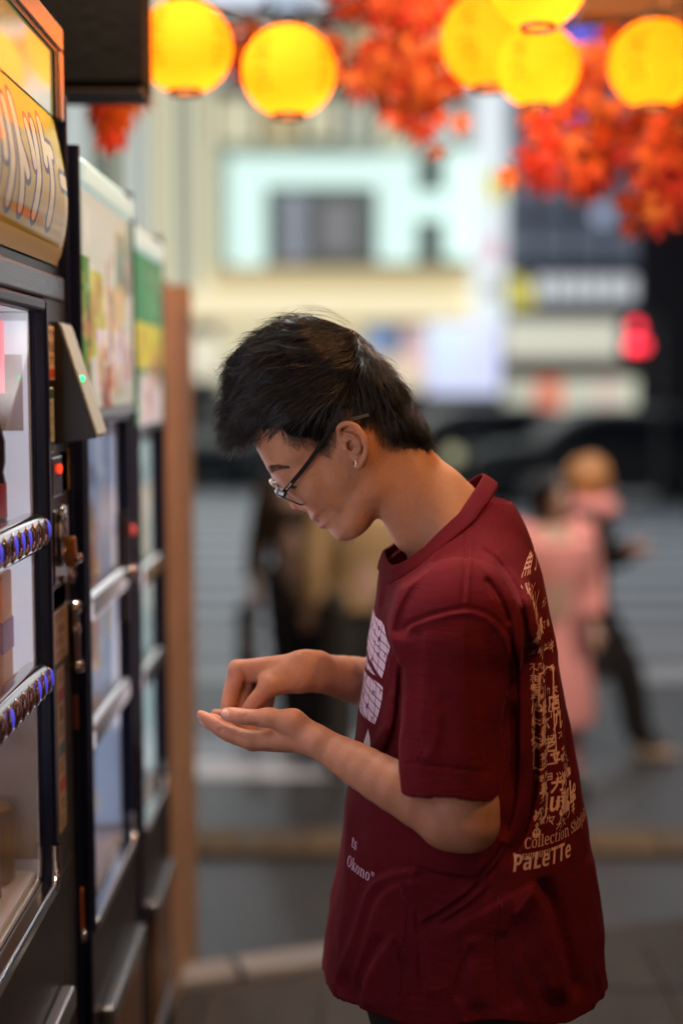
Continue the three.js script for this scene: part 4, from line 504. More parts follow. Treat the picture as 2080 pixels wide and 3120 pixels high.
// --- head
const faceOutline = [[752, 1300], [762, 1330], [784, 1372], [796, 1393], [807, 1414], [816, 1433], [824, 1444], [838, 1461], [872, 1485], [908, 1513], [934, 1548], [939, 1562], [944, 1575], [951, 1581.5], [962, 1583.5], [969, 1585], [970.5, 1590], [973, 1597], [979, 1603.5], [988, 1607], [999, 1613], [1010, 1627], [1022, 1639], [1035, 1646.5], [1049, 1648], [1066, 1645], [1086, 1637], [1108, 1622], [1127, 1603], [1143, 1580], [1170, 1550], [1210, 1500], [1252, 1430], [1268, 1370], [1258, 1300], [1225, 1232], [1180, 1168], [1130, 1112], [1070, 1073], [1000, 1058], [920, 1073], [850, 1110], [800, 1150], [765, 1200], [750, 1250]];
const faceCtrl = [[780, 1340, 0.058, 0.05], [805, 1395, 0.06, 0.042], [826, 1432, 0.058, 0.034], [900, 1340, 0.069, 0.06], [880, 1468, 0.052, 0.028], [912, 1498, 0.053, 0.03], [945, 1470, 0.063, 0.05], [935, 1525, 0.052, 0.034], [950, 1568, 0.036, 0.02], [985, 1575, 0.042, 0.028], [990, 1604, 0.036, 0.022], [1045, 1632, 0.036, 0.026], [1020, 1590, 0.05, 0.036], [1080, 1588, 0.056, 0.042], [1110, 1520, 0.063, 0.05], [1000, 1520, 0.062, 0.05], [1040, 1440, 0.068, 0.06], [1070, 1380, 0.071, 0.07], [1000, 1200, 0.077, 0.085], [900, 1200, 0.074, 0.08], [1130, 1200, 0.072, 0.075], [1200, 1290, 0.062, 0.06], [1235, 1380, 0.056, 0.05]];
const fFace = relief(faceOutline, D0, faceCtrl);
const fNose = relief([[836, 1455], [846, 1464], [859, 1490], [871, 1514], [880.5, 1528], [884, 1541], [890, 1549], [901, 1554], [916, 1555], [928, 1552], [938, 1551], [960, 1540], [940, 1500], [890, 1455], [860, 1445]], D0, [[860, 1480, 0.011, 0.014], [890, 1540, 0.0135, 0.011], [915, 1545, 0.016, 0.012], [930, 1520, 0.02, 0.02]], 0.0012, 3);
const bump = (u, v, z, r) => { const p = W(u, v, D0 - z); p.z = -D0 + z; return (x, y, zz) => Math.hypot(x - p.x, y - p.y, Math.abs(zz + D0) - z) - r; };
const zc = (u, v, z) => W(u, v, D0 - z);
const both = (f) => (x, y, z) => f(x, y, -D0 + Math.abs(z + D0));
const alae = bump(931, 1541, 0.0115, 0.0075), lid = bump(897, 1478, 0.0305, 0.0122);
const upLip = both(chain([[zc(957, 1577, 0), 0.0042], [zc(963, 1578, 0.01), 0.0045], [zc(979, 1581, 0.019), 0.003], [zc(991, 1585, 0.024), 0.0012]], 0.004)), lowLip = both(chain([[zc(978.5, 1597, 0), 0.0052], [zc(983, 1597, 0.01), 0.005], [zc(990, 1592, 0.019), 0.0032], [zc(995, 1587, 0.024), 0.0012]], 0.004));
const cheek = bump(950, 1490, 0.034, 0.022), jaw = both(cone(zc(1128, 1500, 0.044), zc(1078, 1600, 0.036), 0.012, 0.013));
const earHole = zc(1067, 1358, 0.078);
const zr = (dz) => 0.072 + dz; // ear parts are given by their height over the side of the head
const E = (u, v, dz) => zc(u, v, zr(dz));
const helix = chain([[E(1041, 1327, 0.001), 0.0026], [E(1031, 1316, 0.003), 0.0032], [E(1032, 1304, 0.006), 0.0034], [E(1042, 1295, 0.009), 0.0036], [E(1056, 1291, 0.012), 0.0036], [E(1071, 1293, 0.014), 0.0038], [E(1085, 1301, 0.016), 0.004], [E(1097, 1315, 0.018), 0.0042], [E(1107, 1332, 0.019), 0.0044], [E(1114, 1349, 0.019), 0.0043], [E(1117, 1367, 0.018), 0.004], [E(1114, 1385, 0.016), 0.0042], [E(1106, 1402, 0.012), 0.0046], [E(1096, 1417, 0.008), 0.0056], [E(1088, 1421, 0.005), 0.005]], 0.002);
const antihelix = chain([[E(1052, 1321, 0.005), 0.0022], [E(1072, 1326, 0.009), 0.0026], [E(1088, 1338, 0.012), 0.0028], [E(1096, 1354, 0.0125), 0.0027], [E(1096, 1368, 0.011), 0.0028], [E(1088, 1380, 0.009), 0.0032]], 0.003);
const tragus = cone(E(1052, 1362, 0.001), E(1060, 1368, 0.006), 0.0055, 0.0036), crus = cone(E(1044, 1334, 0.0), E(1062, 1338, 0.004), 0.0022, 0.0018);
const earBox = [E(1020, 1280, 0), E(1130, 1435, 0.025)];
const plateC = E(1082, 1352, 0.004);
function earField(x, y, z) { const dx = x - plateC.x, dy = y - plateC.y, rx = dx * 0.964 + dy * 0.264, ry = dy * 0.964 - dx * 0.264; const tiltZ = plateC.z + dx * 0.22;
  let d = (Math.hypot(rx / 0.0165, ry / 0.029, (z - tiltZ) / 0.0042) - 1) * 0.0042; d = smin(d, helix(x, y, z), 0.0022); d = smin(d, antihelix(x, y, z), 0.0022); d = smin(d, tragus(x, y, z), 0.005); d = smin(d, crus(x, y, z), 0.003);
  return Math.max(d, -(Math.hypot((x - earHole.x) / 1, (y - earHole.y) / 1.5, (z - earHole.z) / 1.2) - 0.0048)); }
const earNear = bounded(earBox, 0.01, earField), earFar = bounded([...earBox.map((p) => V(p.x, p.y, -2 * D0 - p.z))], 0.01, (x, y, z) => earField(x, y, -2 * D0 - z));
const neckF = chain([[zc(1215, 1430, 0), 0.054], [zc(1262, 1500, 0), 0.0605], [zc(1335, 1578, 0), 0.067], [zc(1400, 1690, 0), 0.068]], 0.03);
const sterno = both(cone(zc(1160, 1470, 0.042), zc(1235, 1640, 0.034), 0.009, 0.013)), traps = both(cone(zc(1330, 1500, 0.02), zc(1440, 1740, 0.085), 0.034, 0.03));
const headPts = [zc(690, 1000, -0.1), zc(1320, 1700, 0.1)];
const headF = bounded(headPts, 0.02, (x, y, zz) => { const z = zz + D0; let d = fFace(x, y, z); d = smin(d, fNose(x, y, z), 0.009); d = smin(d, alae(x, y, zz), 0.007); d = smin(d, lid(x, y, zz), 0.008); d = smin(d, upLip(x, y, zz), 0.0035); d = smin(d, lowLip(x, y, zz), 0.0035); d = smin(d, jaw(x, y, zz), 0.02); d = smin(d, cheek(x, y, zz), 0.024); d = smin(d, earNear(x, y, zz), 0.0035); d = smin(d, earFar(x, y, zz), 0.0035); return d; });
// --- arms and hands (joints read off the photograph, with their own distances)
const shN = W(1420, 1860, 1.875), elN = S2(1332, 915, 1.805), farS = W(1430, 1760, 2.24), elF = S2(1130, 345, 2.22);
const nearArm = chain([[shN, 0.049], [S2(1292, 640, 1.815), 0.046], [elN, 0.0425], [S2(1010, 778, 1.83), 0.0335], [S2(805, 660, 1.862), 0.0275], [S2(655, 575, 1.895), 0.0205]], 0.025), elbowTip = cone(S2(1383, 972, 1.8), S2(1290, 945, 1.81), 0.025, 0.033);
const farArm = chain([[farS, 0.055], [elF, 0.043], [S2(870, 280, 2.12), 0.0365], [S2(700, 245, 2.06), 0.029], [S2(605, 226, 2.035), 0.0215]], 0.025), farWrist = [cone(S2(640, 190, 2.04), S2(560, 188, 2.03), 0.018, 0.0165), cone(S2(640, 262, 2.035), S2(560, 262, 2.022), 0.0185, 0.0175)];
const nearPalm = [cone(S2(640, 560, 1.885), S2(600, 545, 1.9), 0.019, 0.019), cone(S2(640, 570, 1.91), S2(600, 555, 1.925), 0.017, 0.017), cone(S2(600, 540, 1.905), S2(520, 470, 1.905), 0.019, 0.0165), cone(S2(520, 475, 1.905), S2(410, 450, 1.908), 0.0165, 0.0125), cone(S2(590, 560, 1.91), S2(310, 553, 1.926), 0.0155, 0.012), cone(S2(590, 565, 1.925), S2(330, 566, 1.947), 0.0135, 0.012), cone(S2(590, 560, 1.945), S2(335, 556, 1.968), 0.0135, 0.0115), cone(S2(600, 545, 1.955), S2(345, 535, 1.988), 0.015, 0.0105), cone(S2(480, 540, 1.93), S2(400, 545, 1.95), 0.017, 0.0135)];
const nearFingers = [
  chain([[S2(410, 449, 1.908), 0.012], [S2(340, 447, 1.91), 0.0102], [S2(276, 444, 1.912), 0.0103], [S2(235, 438, 1.916), 0.0098], [S2(205, 434, 1.92), 0.0086]], 0.006),
  chain([[S2(310, 553, 1.926), 0.0118], [S2(196, 513, 1.93), 0.0092], [S2(128, 464, 1.935), 0.0078], [S2(80, 434, 1.94), 0.006]], 0.006),
  chain([[S2(330, 566, 1.947), 0.011], [S2(214, 533, 1.952), 0.0088], [S2(140, 489, 1.956), 0.0075], [S2(93, 462, 1.96), 0.006]], 0.006),
  chain([[S2(335, 556, 1.968), 0.011], [S2(232, 515, 1.976), 0.0085], [S2(165, 466, 1.98), 0.0073], [S2(118, 446, 1.982), 0.0058]], 0.006),
  chain([[S2(345, 535, 1.988), 0.0105], [S2(262, 478, 1.996), 0.0078], [S2(205, 442, 1.998), 0.0068], [S2(150, 426, 2.0), 0.0056]], 0.006)];
const farPalm = [cone(S2(575, 190, 2.035), S2(255, 214, 2.028), 0.0165, 0.0118), cone(S2(560, 240, 2.03), S2(330, 240, 2.035), 0.0175, 0.013), cone(S2(575, 215, 2.05), S2(300, 235, 2.05), 0.0165, 0.0115), cone(S2(575, 235, 2.06), S2(335, 262, 2.068), 0.016, 0.0115), cone(S2(575, 255, 2.06), S2(390, 300, 2.082), 0.016, 0.011), cone(S2(545, 275, 2.02), S2(408, 302, 2.003), 0.0165, 0.0135), cone(S2(480, 235, 2.02), S2(400, 275, 2.012), 0.014, 0.012)];
const farFingers = [
  chain([[S2(408, 303, 2.003), 0.0132], [S2(372, 338, 2.0), 0.0112], [S2(343, 370, 1.998), 0.0112], [S2(318, 404, 1.998), 0.0102], [S2(303, 428, 1.998), 0.0085]], 0.006),
  chain([[S2(258, 218, 2.028), 0.0124], [S2(243, 272, 2.026), 0.0114], [S2(226, 332, 2.022), 0.0112], [S2(213, 385, 2.016), 0.0098], [S2(209, 430, 2.01), 0.0078]], 0.006),
  chain([[S2(304, 238, 2.05), 0.0115], [S2(297, 282, 2.046), 0.0112], [S2(290, 335, 2.04), 0.0108], [S2(276, 385, 2.03), 0.0082], [S2(268, 428, 2.02), 0.0066]], 0.006),
  chain([[S2(338, 264, 2.068), 0.0112], [S2(338, 315, 2.068), 0.0095], [S2(334, 360, 2.058), 0.0092], [S2(325, 408, 2.045), 0.008]], 0.006),
  chain([[S2(392, 302, 2.082), 0.0105], [S2(405, 345, 2.082), 0.0086], [S2(400, 385, 2.07), 0.008], [S2(390, 410, 2.06), 0.007]], 0.006)];
const nails = [[S2(197, 434, 1.912), 0.0066], [S2(72, 442, 1.94), 0.004], [S2(88, 470, 1.96), 0.004]];
const creases = [[S2(258, 432, 1.9), S2(252, 462, 1.9)], [S2(290, 430, 1.9), S2(289, 466, 1.9)], [S2(340, 350, 1.985), S2(322, 374, 1.985)], [S2(278, 225, 2.015), S2(300, 262, 2.02)], [S2(300, 300, 2.03), S2(268, 296, 2.03)], [S2(355, 500, 1.91), S2(420, 520, 1.91)], [S2(190, 500, 1.92), S2(170, 512, 1.92)], [S2(560, 262, 2.01), S2(640, 262, 2.01)], [S2(570, 250, 2.01), S2(548, 300, 2.0)], [S2(282, 440, 1.9), S2(276, 470, 1.9)], [S2(268, 442, 1.9), S2(264, 468, 1.9)], [S2(348, 358, 1.985), S2(330, 384, 1.985)], [S2(357, 366, 1.985), S2(342, 390, 1.985)], [S2(190, 340, 2.02), S2(212, 348, 2.015)], [S2(560, 235, 2.01), S2(620, 250, 2.01)]].map(([a, b]) => cone(a, b, 0.0006, 0.0006));
function hand(palm, fingers, wrist) { return (x, y, z) => { let p = palm[0](x, y, z); for (let i = 1; i < palm.length; i++) p = smin(p, palm[i](x, y, z), 0.012); let d = 1; for (const f of fingers) d = smin(d, f(x, y, z), 0.0022); d = smin(p, d, 0.007); let c = 1; for (const f of creases) c = Math.min(c, f(x, y, z)); let nl = 0; for (const [p, r] of nails) nl += Math.exp(-Math.pow((Math.hypot(x - p.x, y - p.y, (z - p.z) * 0.6) - r) / 0.0011, 2)); return d + 0.002 * Math.exp(-Math.pow(c / 0.002, 2)) + 0.0009 * nl; }; }
const nearHand = bounded([S2(60, 380, 1.9), S2(680, 640, 2.0)], 0.03, hand(nearPalm, nearFingers)), farHand = bounded([S2(170, 120, 2.0), S2(680, 460, 2.1)], 0.03, hand(farPalm, farFingers));
const nearArmB = bounded([shN, elN, S2(600, 545, 1.91)], 0.08, (x, y, z) => smin(nearArm(x, y, z), elbowTip(x, y, z), 0.03)), farArmB = bounded([farS, elF, S2(600, 226, 2.035)], 0.08, (x, y, z) => smin(smin(farArm(x, y, z), farWrist[0](x, y, z), 0.015), farWrist[1](x, y, z), 0.015));
const torsoF = chain([[zc(1410, 1770, 0), 0.07], [zc(1420, 1950, 0), 0.11], [zc(1420, 2500, 0), 0.115], [zc(1390, 2950, 0), 0.12]], 0.05), shoulders = chain([[shN, 0.049], [zc(1420, 1790, 0.02), 0.075], [farS, 0.05]], 0.04);
const hipN = zc(1400, 3000, 0.09), hipFar = zc(1400, 3000, -0.09), legs = [chain([[hipN, 0.095], [V(hipN.x - 0.03, 0.42, hipN.z), 0.062], [V(hipN.x + 0.02, 0.08, hipN.z), 0.043], [V(hipN.x - 0.12, 0.04, hipN.z + 0.01), 0.032]], 0.03), chain([[hipFar, 0.095], [V(hipFar.x + 0.02, 0.42, hipFar.z), 0.062], [V(hipFar.x + 0.07, 0.08, hipFar.z), 0.043], [V(hipFar.x - 0.07, 0.04, hipFar.z - 0.01), 0.032]], 0.03)];
const lowerB = bounded([zc(1400, 1700, -0.25), zc(1420, 2950, 0.25), V(hipN.x, 0, hipN.z)], 0.1, (x, y, z) => smin(smin(torsoF(x, y, z), shoulders(x, y, z), 0.02), smin(legs[0](x, y, z), legs[1](x, y, z), 0.02), 0.04));
const bodyF = (x, y, z) => { let d = headF(x, y, z); d = smin(d, neckF(x, y, z), 0.014); d = smin(d, sterno(x, y, z), 0.03); d = smin(d, traps(x, y, z), 0.02); d = smin(d, lowerB(x, y, z), 0.02); let a = smin(nearArmB(x, y, z), nearHand(x, y, z), 0.012), b = smin(farArmB(x, y, z), farHand(x, y, z), 0.012); return smin(smin(d, a, y > 1.15 ? 0.03 : 0.004), b, y > 1.15 ? 0.03 : 0.003); };
const shaved = outline([[863, 1330], [880, 1352], [943, 1362], [980, 1382], [1004, 1392], [1014, 1360], [1020, 1310], [1030, 1290], [1056, 1264], [1110, 1278], [1135, 1302], [1163, 1341], [1190, 1360], [1220, 1372], [1262, 1376], [1312, 1366], [1300, 1250], [1150, 1100], [900, 1150], [800, 1250]]);
const moles = [[1244, 2417, 1.77, 0.0022], [1100, 2330, 1.8, 0.0014], [1320, 2490, 1.77, 0.0013], [985, 1455, 1.99, 0.0013], [1180, 1500, 1.99, 0.0014], [1040, 1470, 1.99, 0.001], [1225, 1560, 1.99, 0.0013], [1085, 1540, 1.99, 0.001], [930, 2290, 1.88, 0.0012]].map(([u, v, D, r]) => [W(u, v, D), r]);
{ const bg = netMesh(bodyF, [-0.34, 0.0, -2.36], [0.42, 1.76, -1.72], 0.0021, 1.5);
  const scalp = W(1000, 1230, D0);
  paint(bg, (x, y, z) => {
    const [u, v] = proj(x, y, z); let c = [0.43, 0.205, 0.115];
    const n = 1 + 0.045 * noise3(x * 45, y * 70, z * 70) + 0.05 * noise3(x * 300, y * 300, z * 300); 
    const mixc = (t, d) => { t = clamp(t, 0, 1); c = c.map((q, i) => q + (d[i] - q) * t); };
    if (y > 1.36) { // face
      const lip = Math.min(upLip(x, y, z), lowLip(x, y, z)); mixc(sstep(0.002, -0.0002, lip) * 0.95, [0.26, 0.075, 0.085]);
      mixc(sstep(26, 6, Math.hypot(u - 903, v - 1545)) * 0.35, [0.5, 0.2, 0.14]);
      mixc(sstep(0.006, 0, earField(x, y, z)) * 0.25, [0.5, 0.2, 0.13]);
      // cropped hair at the side and stubble, dark hairs too short to see singly
      if (v < 1420) { const dh = shaved(u, v); mixc(sstep(-12, 26, dh + 9 * noise3(u * 0.25, v * 0.25, 3)) * 0.88, [0.03, 0.022, 0.018]); }
      mixc(sstep(0.5, 1, noise3(x * 240, y * 240, z * 240)) * 0.15, [0.2, 0.09, 0.05]);
    } else { for (const [p, r] of nails) mixc(sstep(r * 1.25, r * 0.85, Math.hypot(x - p.x, y - p.y, (z - p.z) * 0.5)) * 0.8, [0.66, 0.44, 0.37]); 
      mixc(0.35 + 0.35 * noise3(x * 40, y * 40, z * 40), [0.5, 0.21, 0.15]); let tip = 1; for (const f of [...nearFingers, ...farFingers]) tip = Math.min(tip, f(x, y, z)); mixc(sstep(0.004, 0, tip) * 0.25, [0.5, 0.2, 0.15]); }
    for (const [p, r] of moles) mixc(sstep(r, r * 0.5, Math.hypot(x - p.x, y - p.y, (z - p.z) * 0.4)) * 0.6, [0.12, 0.05, 0.035]);
    return c.map((q) => q * n);
  });
  uvMetres(bg, (x, y, z) => [x * 17 + z * 14, y * 17 + z * 9]);
  const skin = mat([1, 1, 1], 0.47, 0, { vertexColors: true, bumpMap: noiseTex(256, 40, 0, 1, 3), bumpScale: 0.0004, specularIntensity: 0.42 });
  part('body', bg, skin, man); }
// --- hair: a dark mass under a few thousand strands
const hairMat = mat([0.026, 0.023, 0.021], 0.3, 0, { specularIntensity: 1 }), hairBase = mat([0.004, 0.0035, 0.003], 0.9, 0, { specularIntensity: 0.1 });
const topOut = [[692, 1350], [678, 1318], [677, 1285], [688, 1240], [697, 1200], [693, 1160], [707, 1114], [743, 1060], [796, 1018], [851, 985], [906, 968], [961, 965], [1022, 982], [1090, 1010], [1133, 1060], [1182, 1110], [1224, 1165], [1248, 1231], [1280, 1275], [1302, 1308], [1312, 1352], [1270, 1352], [1220, 1318], [1160, 1270], [1080, 1228], [1000, 1222], [930, 1240], [870, 1275], [815, 1322], [765, 1342], [722, 1362]];
const fTop = relief(topOut, D0, [[690, 1320, 0.05, 0.028], [740, 1330, 0.058, 0.03], [720, 1180, 0.066, 0.05], [800, 1100, 0.08, 0.06], [820, 1290, 0.066, 0.035], [870, 1265, 0.074, 0.04], [935, 1235, 0.077, 0.04], [1000, 1220, 0.078, 0.04], [1080, 1225, 0.078, 0.04], [1160, 1262, 0.073, 0.035], [900, 1080, 0.086, 0.075], [900, 1190, 0.083, 0.06], [1000, 1080, 0.086, 0.08], [1000, 1150, 0.084, 0.06], [1100, 1100, 0.083, 0.075], [1100, 1160, 0.081, 0.06], [1180, 1180, 0.076, 0.06], [1230, 1260, 0.069, 0.045], [1290, 1330, 0.058, 0.03]]);
const shavedW = outline([[842, 1322], [863, 1346], [890, 1356], [943, 1363], [980, 1382], [1004, 1390], [1014, 1358], [1020, 1305], [1056, 1270], [1122, 1280], [1140, 1302], [1163, 1338], [1190, 1356], [1220, 1366], [1262, 1366], [1312, 1356], [1302, 1308], [1248, 1231], [1150, 1100], [900, 1100], [800, 1240]].map(([u, v]) => { const p = zc(u, v, 0.06); return [p.x, p.y]; }));
const fSide = (x, y, z) => { const d = shavedW(x, y), t = 0.0065 * sstep(0.006, 0.028, d) - 0.0012; return Math.max(fFace(x, y, z + D0) - t, -d - 0.004); };
const hairF = bounded([zc(670, 950, -0.1), zc(1330, 1400, 0.1)], 0.02, (x, y, z) => smin(fTop(x, y, z + D0) + 0.002 + 0.0016 * noise3(x * 55 + y * 30, y * 55 - x * 20, z * 70), fSide(x, y, z), 0.012));
{ const hg = netMesh(hairF, [-0.2, 1.42, -2.19], [0.16, 1.73, -1.94], 0.003);
  const hair = part('hair', hg, hairBase, man);
  const flow = [[1060, 1040, -0.6, 0.1], [1000, 1000, -1, 0.02], [900, 1000, -1, 0.15], [820, 1040, -0.9, 0.4], [740, 1110, -0.8, 0.6], [705, 1200, -0.55, 0.85], [690, 1300, -0.3, 1], [760, 1300, -0.75, 0.65], [800, 1220, -0.85, 0.5], [860, 1130, -0.96, 0.25], [950, 1080, -1, 0.05], [1040, 1100, -0.95, 0.2], [900, 1230, -0.85, 0.5], [850, 1290, -0.7, 0.7], [1000, 1180, -0.8, 0.45], [960, 1290, -0.45, 0.85], [1110, 1050, 0.55, 0.8], [1150, 1110, 0.65, 0.8], [1200, 1180, 0.6, 0.85], [1250, 1260, 0.5, 0.9], [1290, 1330, 0.35, 0.95], [1130, 1180, 0.35, 0.95], [1100, 1250, 0, 1], [1180, 1290, 0.3, 0.95], [1230, 1350, 0.2, 1]];
  const dir = (u, v) => { let x = 0, y = 0; for (const [a, b, c, d] of flow) { const w = 1 / ((u - a) ** 2 + (v - b) ** 2 + 300) ** 1.4; x += w * c; y += w * d; } const L = Math.hypot(x, y) || 1; return [x / L, y / L]; };
  const PX = D0 / FX, topPx = outline(topOut), strands = [];
  const grad = (x, y, z) => { const e = 0.0025, n = V(hairF(x + e, y, z) - hairF(x - e, y, z), hairF(x, y + e, z) - hairF(x, y - e, z), hairF(x, y, z + e) - hairF(x, y, z - e)); return n.normalize(); };
  const surf = (x, y, s) => { if (hairF(x, y, -D0) > 0) return null; let a = 0, b = 0.1; for (let i = 0; i < 15; i++) { const m = (a + b) / 2; if (hairF(x, y, -D0 + s * m) < 0) a = m; else b = m; } return -D0 + s * a; };
  function grow(u, v, len, side, lift, curl, r, wild, phase) { // follow the flow over the mass, lifting towards the tip
    const n = 10, pts = []; let p = zc(u, v, 0), x = p.x, y = p.y, z = surf(x, y, side), w = phase === undefined ? rr(-1, 1) : 1, nn = V(0, 0, side); if (z === null) return; const ph = phase ?? rr(0, 6.3);
    let vz = 0, out = 0; const stop = -(rnd() < 0.3 ? rr(10, 34) : rr(1, 12));
    for (let i = 0; i <= n; i++) { const t = i / n, [pu, pv] = proj(x, y, -D0); let [dx, dy] = dir(pu, pv); const a = wild * w * t + curl * Math.sin(ph + t * 5) * 0.35, ca = Math.cos(a), sa = Math.sin(a); [dx, dy] = [dx * ca - dy * sa, dx * sa + dy * ca];
      const s = surf(x, y, side); if (s !== null) { z = lerp(z, s, 0.8); nn = grad(x, y, z); } else { z += vz; if (++out > 2 && topPx(pu, pv) < stop) break; }
      const l = lift * (0.15 + 0.85 * Math.sin(t * 1.7)) ; pts.push(V(x + nn.x * l, y + nn.y * l, z + nn.z * l)); const st = len / n * PX; x += dx * st; y -= dy * st; vz = 0.2 * curl * st * Math.sin(ph); }
    if (pts.length > 3) strands.push([pts, r, r * 0.25]);
  }
  // locks: strands that run together and rise over their neighbours
  for (let k = 0, guard = 0; k < 720 && guard < 6000; guard++) { const u0 = rr(676, 1316), v0 = rr(962, 1362); if (topPx(u0, v0) < 3) continue; k++; const [dx, dy] = dir(u0, v0), back = dx > 0, len = back ? rr(60, 130) : rr(90, 200), side = rnd() < 0.87 ? 1 : -1, lift = rr(-0.001, 0.009) * (rnd() < 0.35 ? 1.5 : 0.6), curl = rr(0.2, 1) * (v0 > 1080 && u0 < 900 ? 1.8 : 0.8), wild = rr(-0.5, 0.5), ph = rr(0, 6.3), wd = rr(3, 11);
    for (let q = 0; q < 10; q++) { const o = rr(-1, 1) * wd, l = rr(-14, 14), u = u0 - dy * o + dx * l, v = v0 + dx * o + dy * l; if (topPx(u, v) < 2) continue; grow(u, v, len * rr(0.8, 1.1), side, lift + rr(-0.0008, 0.0008), curl, rr(0.0002, 0.00042), wild + rr(-0.12, 0.12) - o * 0.012, ph + rr(-0.3, 0.3)); } }
  // the crest, seen edge on
  const n = topOut.length; for (let i = 0; i < 2200; i++) { const k = Math.floor(rr(2, 20)), a = topOut[k], b = topOut[k + 1], t = rnd(), cx = 960, cy = 1180, f = rr(0.02, 0.12), u = lerp(lerp(a[0], b[0], t), cx, f), v = lerp(lerp(a[1], b[1], t), cy, f); grow(u, v, rr(50, 130), rnd() < 0.7 ? 1 : -1, rr(0.001, 0.009), rr(0.3, 1.6), rr(0.0002, 0.00038), rr(0.2, 0.9)); }
  const free = (pts, r) => strands.push([new THREE.CatmullRomCurve3(pts).getPoints(12), r, r * 0.3]);
  // fringe tips and stray hairs
  for (let i = 0; i < 240; i++) { const t = rnd(), u = lerp(704, 690, t) + rr(0, 26), v = lerp(1120, 1352, t), a = lerp(-2.7, -4.3, t) + rr(-0.35, 0.35), L = rr(18, 75) * (rnd() < 0.2 ? 1.3 : 0.8), z = rr(-0.045, 0.055), cv = rr(-1.2, 1.6), p = []; let x = u, y = v, an = a; for (let k = 0; k < 6; k++) { p.push(zc(x, y, z * (1 + 0.1 * k))); x += Math.cos(an) * L / 5; y -= Math.sin(an) * L / 5 * -1; an += cv / 5; } free(p, rr(0.00014, 0.00026)); }
  for (let i = 0; i < 150; i++) { const u = rr(690, 800), v = lerp(1352, 1335, (u - 690) / 110) - rr(0, 18), L = rr(12, 46), z = rr(-0.03, 0.06), a = rr(1.0, 2.6); let x = u, y = v, an = a; const p = [], cv = rr(-0.8, 0.8); for (let k = 0; k < 5; k++) { p.push(zc(x, y, z)); x += Math.cos(an) * L / 4; y += Math.sin(an) * L / 4; an += cv / 4; } free(p, rr(0.0001, 0.0002)); }
  for (let i = 0; i < 18; i++) { const k = rr(0.3, 1.05), o = rr(-30, 30), z = rr(-0.03, 0.04); free([[869, 976], [892, 975 - 38 * k], [943, 972 - 48 * k], [992, 974 - 42 * k], [1041, 982 - 20 * k], [1066, 992]].map(([u, v], j) => zc(u + o * (1 - j / 9) + rr(-4, 4), v + rr(-2, 2), z)), rr(0.00013, 0.0002)); }
  for (let i = 0; i < 70; i++) { const u = rr(740, 900), v = 1062 - (u - 740) * 0.55 + rr(0, 8), L = rr(14, 40), z = rr(-0.04, 0.04); free([zc(u, v, z), zc(u - L * 0.3, v - L * 0.35, z), zc(u - L * rr(0.6, 1.2), v - L * rr(0.1, 0.5), z)], rr(0.00013, 0.00022)); }
  for (let i = 0; i < 90; i++) { const t = rnd(), u = lerp(1262, 1316, t), v = lerp(1290, 1362, t), L = rr(8, 24), z = rr(-0.02, 0.03); free([zc(u - 4, v - 6, z), zc(u + L * 0.3, v + L * 0.3, z), zc(u + L * rr(0.3, 0.7), v + L * rr(0.5, 0.9), z)], rr(0.0001, 0.00018)); }
  // cropped side hair, sideburn and nape
  for (let i = 0; i < 5600; i++) { const u = rr(850, 1318), v = rr(1255, 1392), d = shaved(u, v); if (d < rr(-12, 14) || (u > 1022 && u < 1120 && v > 1288)) continue; const p = zc(u, v, 0.06), zf = (() => { let a = 0, b = 0.1; if (fFace(p.x, p.y, 0) > 0) return null; for (let k = 0; k < 14; k++) { const m = (a + b) / 2; if (fFace(p.x, p.y, m) < 0) a = m; else b = m; } return a; })(); if (zf === null) continue; const L = (u > 1140 ? rr(10, 26) : rr(6, 14)) * PX, ax = u < 1030 ? rr(0, 0.7) : rr(-0.1, 0.5); strands.push([[V(p.x, p.y, -D0 + zf - 0.0005), V(p.x + ax * L * 0.5, p.y - L * 0.5, -D0 + zf + 0.0011), V(p.x + ax * L, p.y - L, -D0 + zf + 0.0012)], 0.00019, 0.00006]); }
  const build = (list, highlit) => { const P = [], N = [], I = [], C = []; for (const [pts, r0, r1] of list) { const base = P.length / 3, m = pts.length, tone = rnd() < 0.14 ? rr(3, 6) : rr(0.7, 1.6); for (let i = 0; i < m; i++) { const t = pts[Math.min(i + 1, m - 1)].clone().sub(pts[Math.max(i - 1, 0)]).normalize(), a = V(0.31, 0.2, 0.93).cross(t).normalize(), b = t.clone().cross(a), r = lerp(r0, r1, (i / (m - 1)) ** 2); for (let k = 0; k < 3; k++) { const q = k * 2.0944, c = Math.cos(q), s = Math.sin(q), nx = a.x * c + b.x * s, ny = a.y * c + b.y * s, nz = a.z * c + b.z * s; P.push(pts[i].x + nx * r, pts[i].y + ny * r, pts[i].z + nz * r); N.push(nx, ny, nz); C.push(0.02 * tone, 0.0193 * tone, 0.0195 * tone); } if (i) for (let k = 0; k < 3; k++) { const k2 = (k + 1) % 3, o = base + (i - 1) * 3; I.push(o + k, o + k2, o + 3 + k, o + k2, o + 3 + k2, o + 3 + k); } } } const g = new THREE.BufferGeometry(); g.setAttribute('position', new THREE.Float32BufferAttribute(P, 3)); g.setAttribute('normal', new THREE.Float32BufferAttribute(N, 3)); if (highlit) g.setAttribute('color', new THREE.Float32BufferAttribute(C, 3)); g.setIndex(I); return g; };  // lighter strands mixed in at random, standing in for grey highlights
  const sg = part('hair_strands', build(strands, true), mat([1, 1, 1], 0.28, 0, { vertexColors: true }), hair); sg.userData.kind = 'stuff';
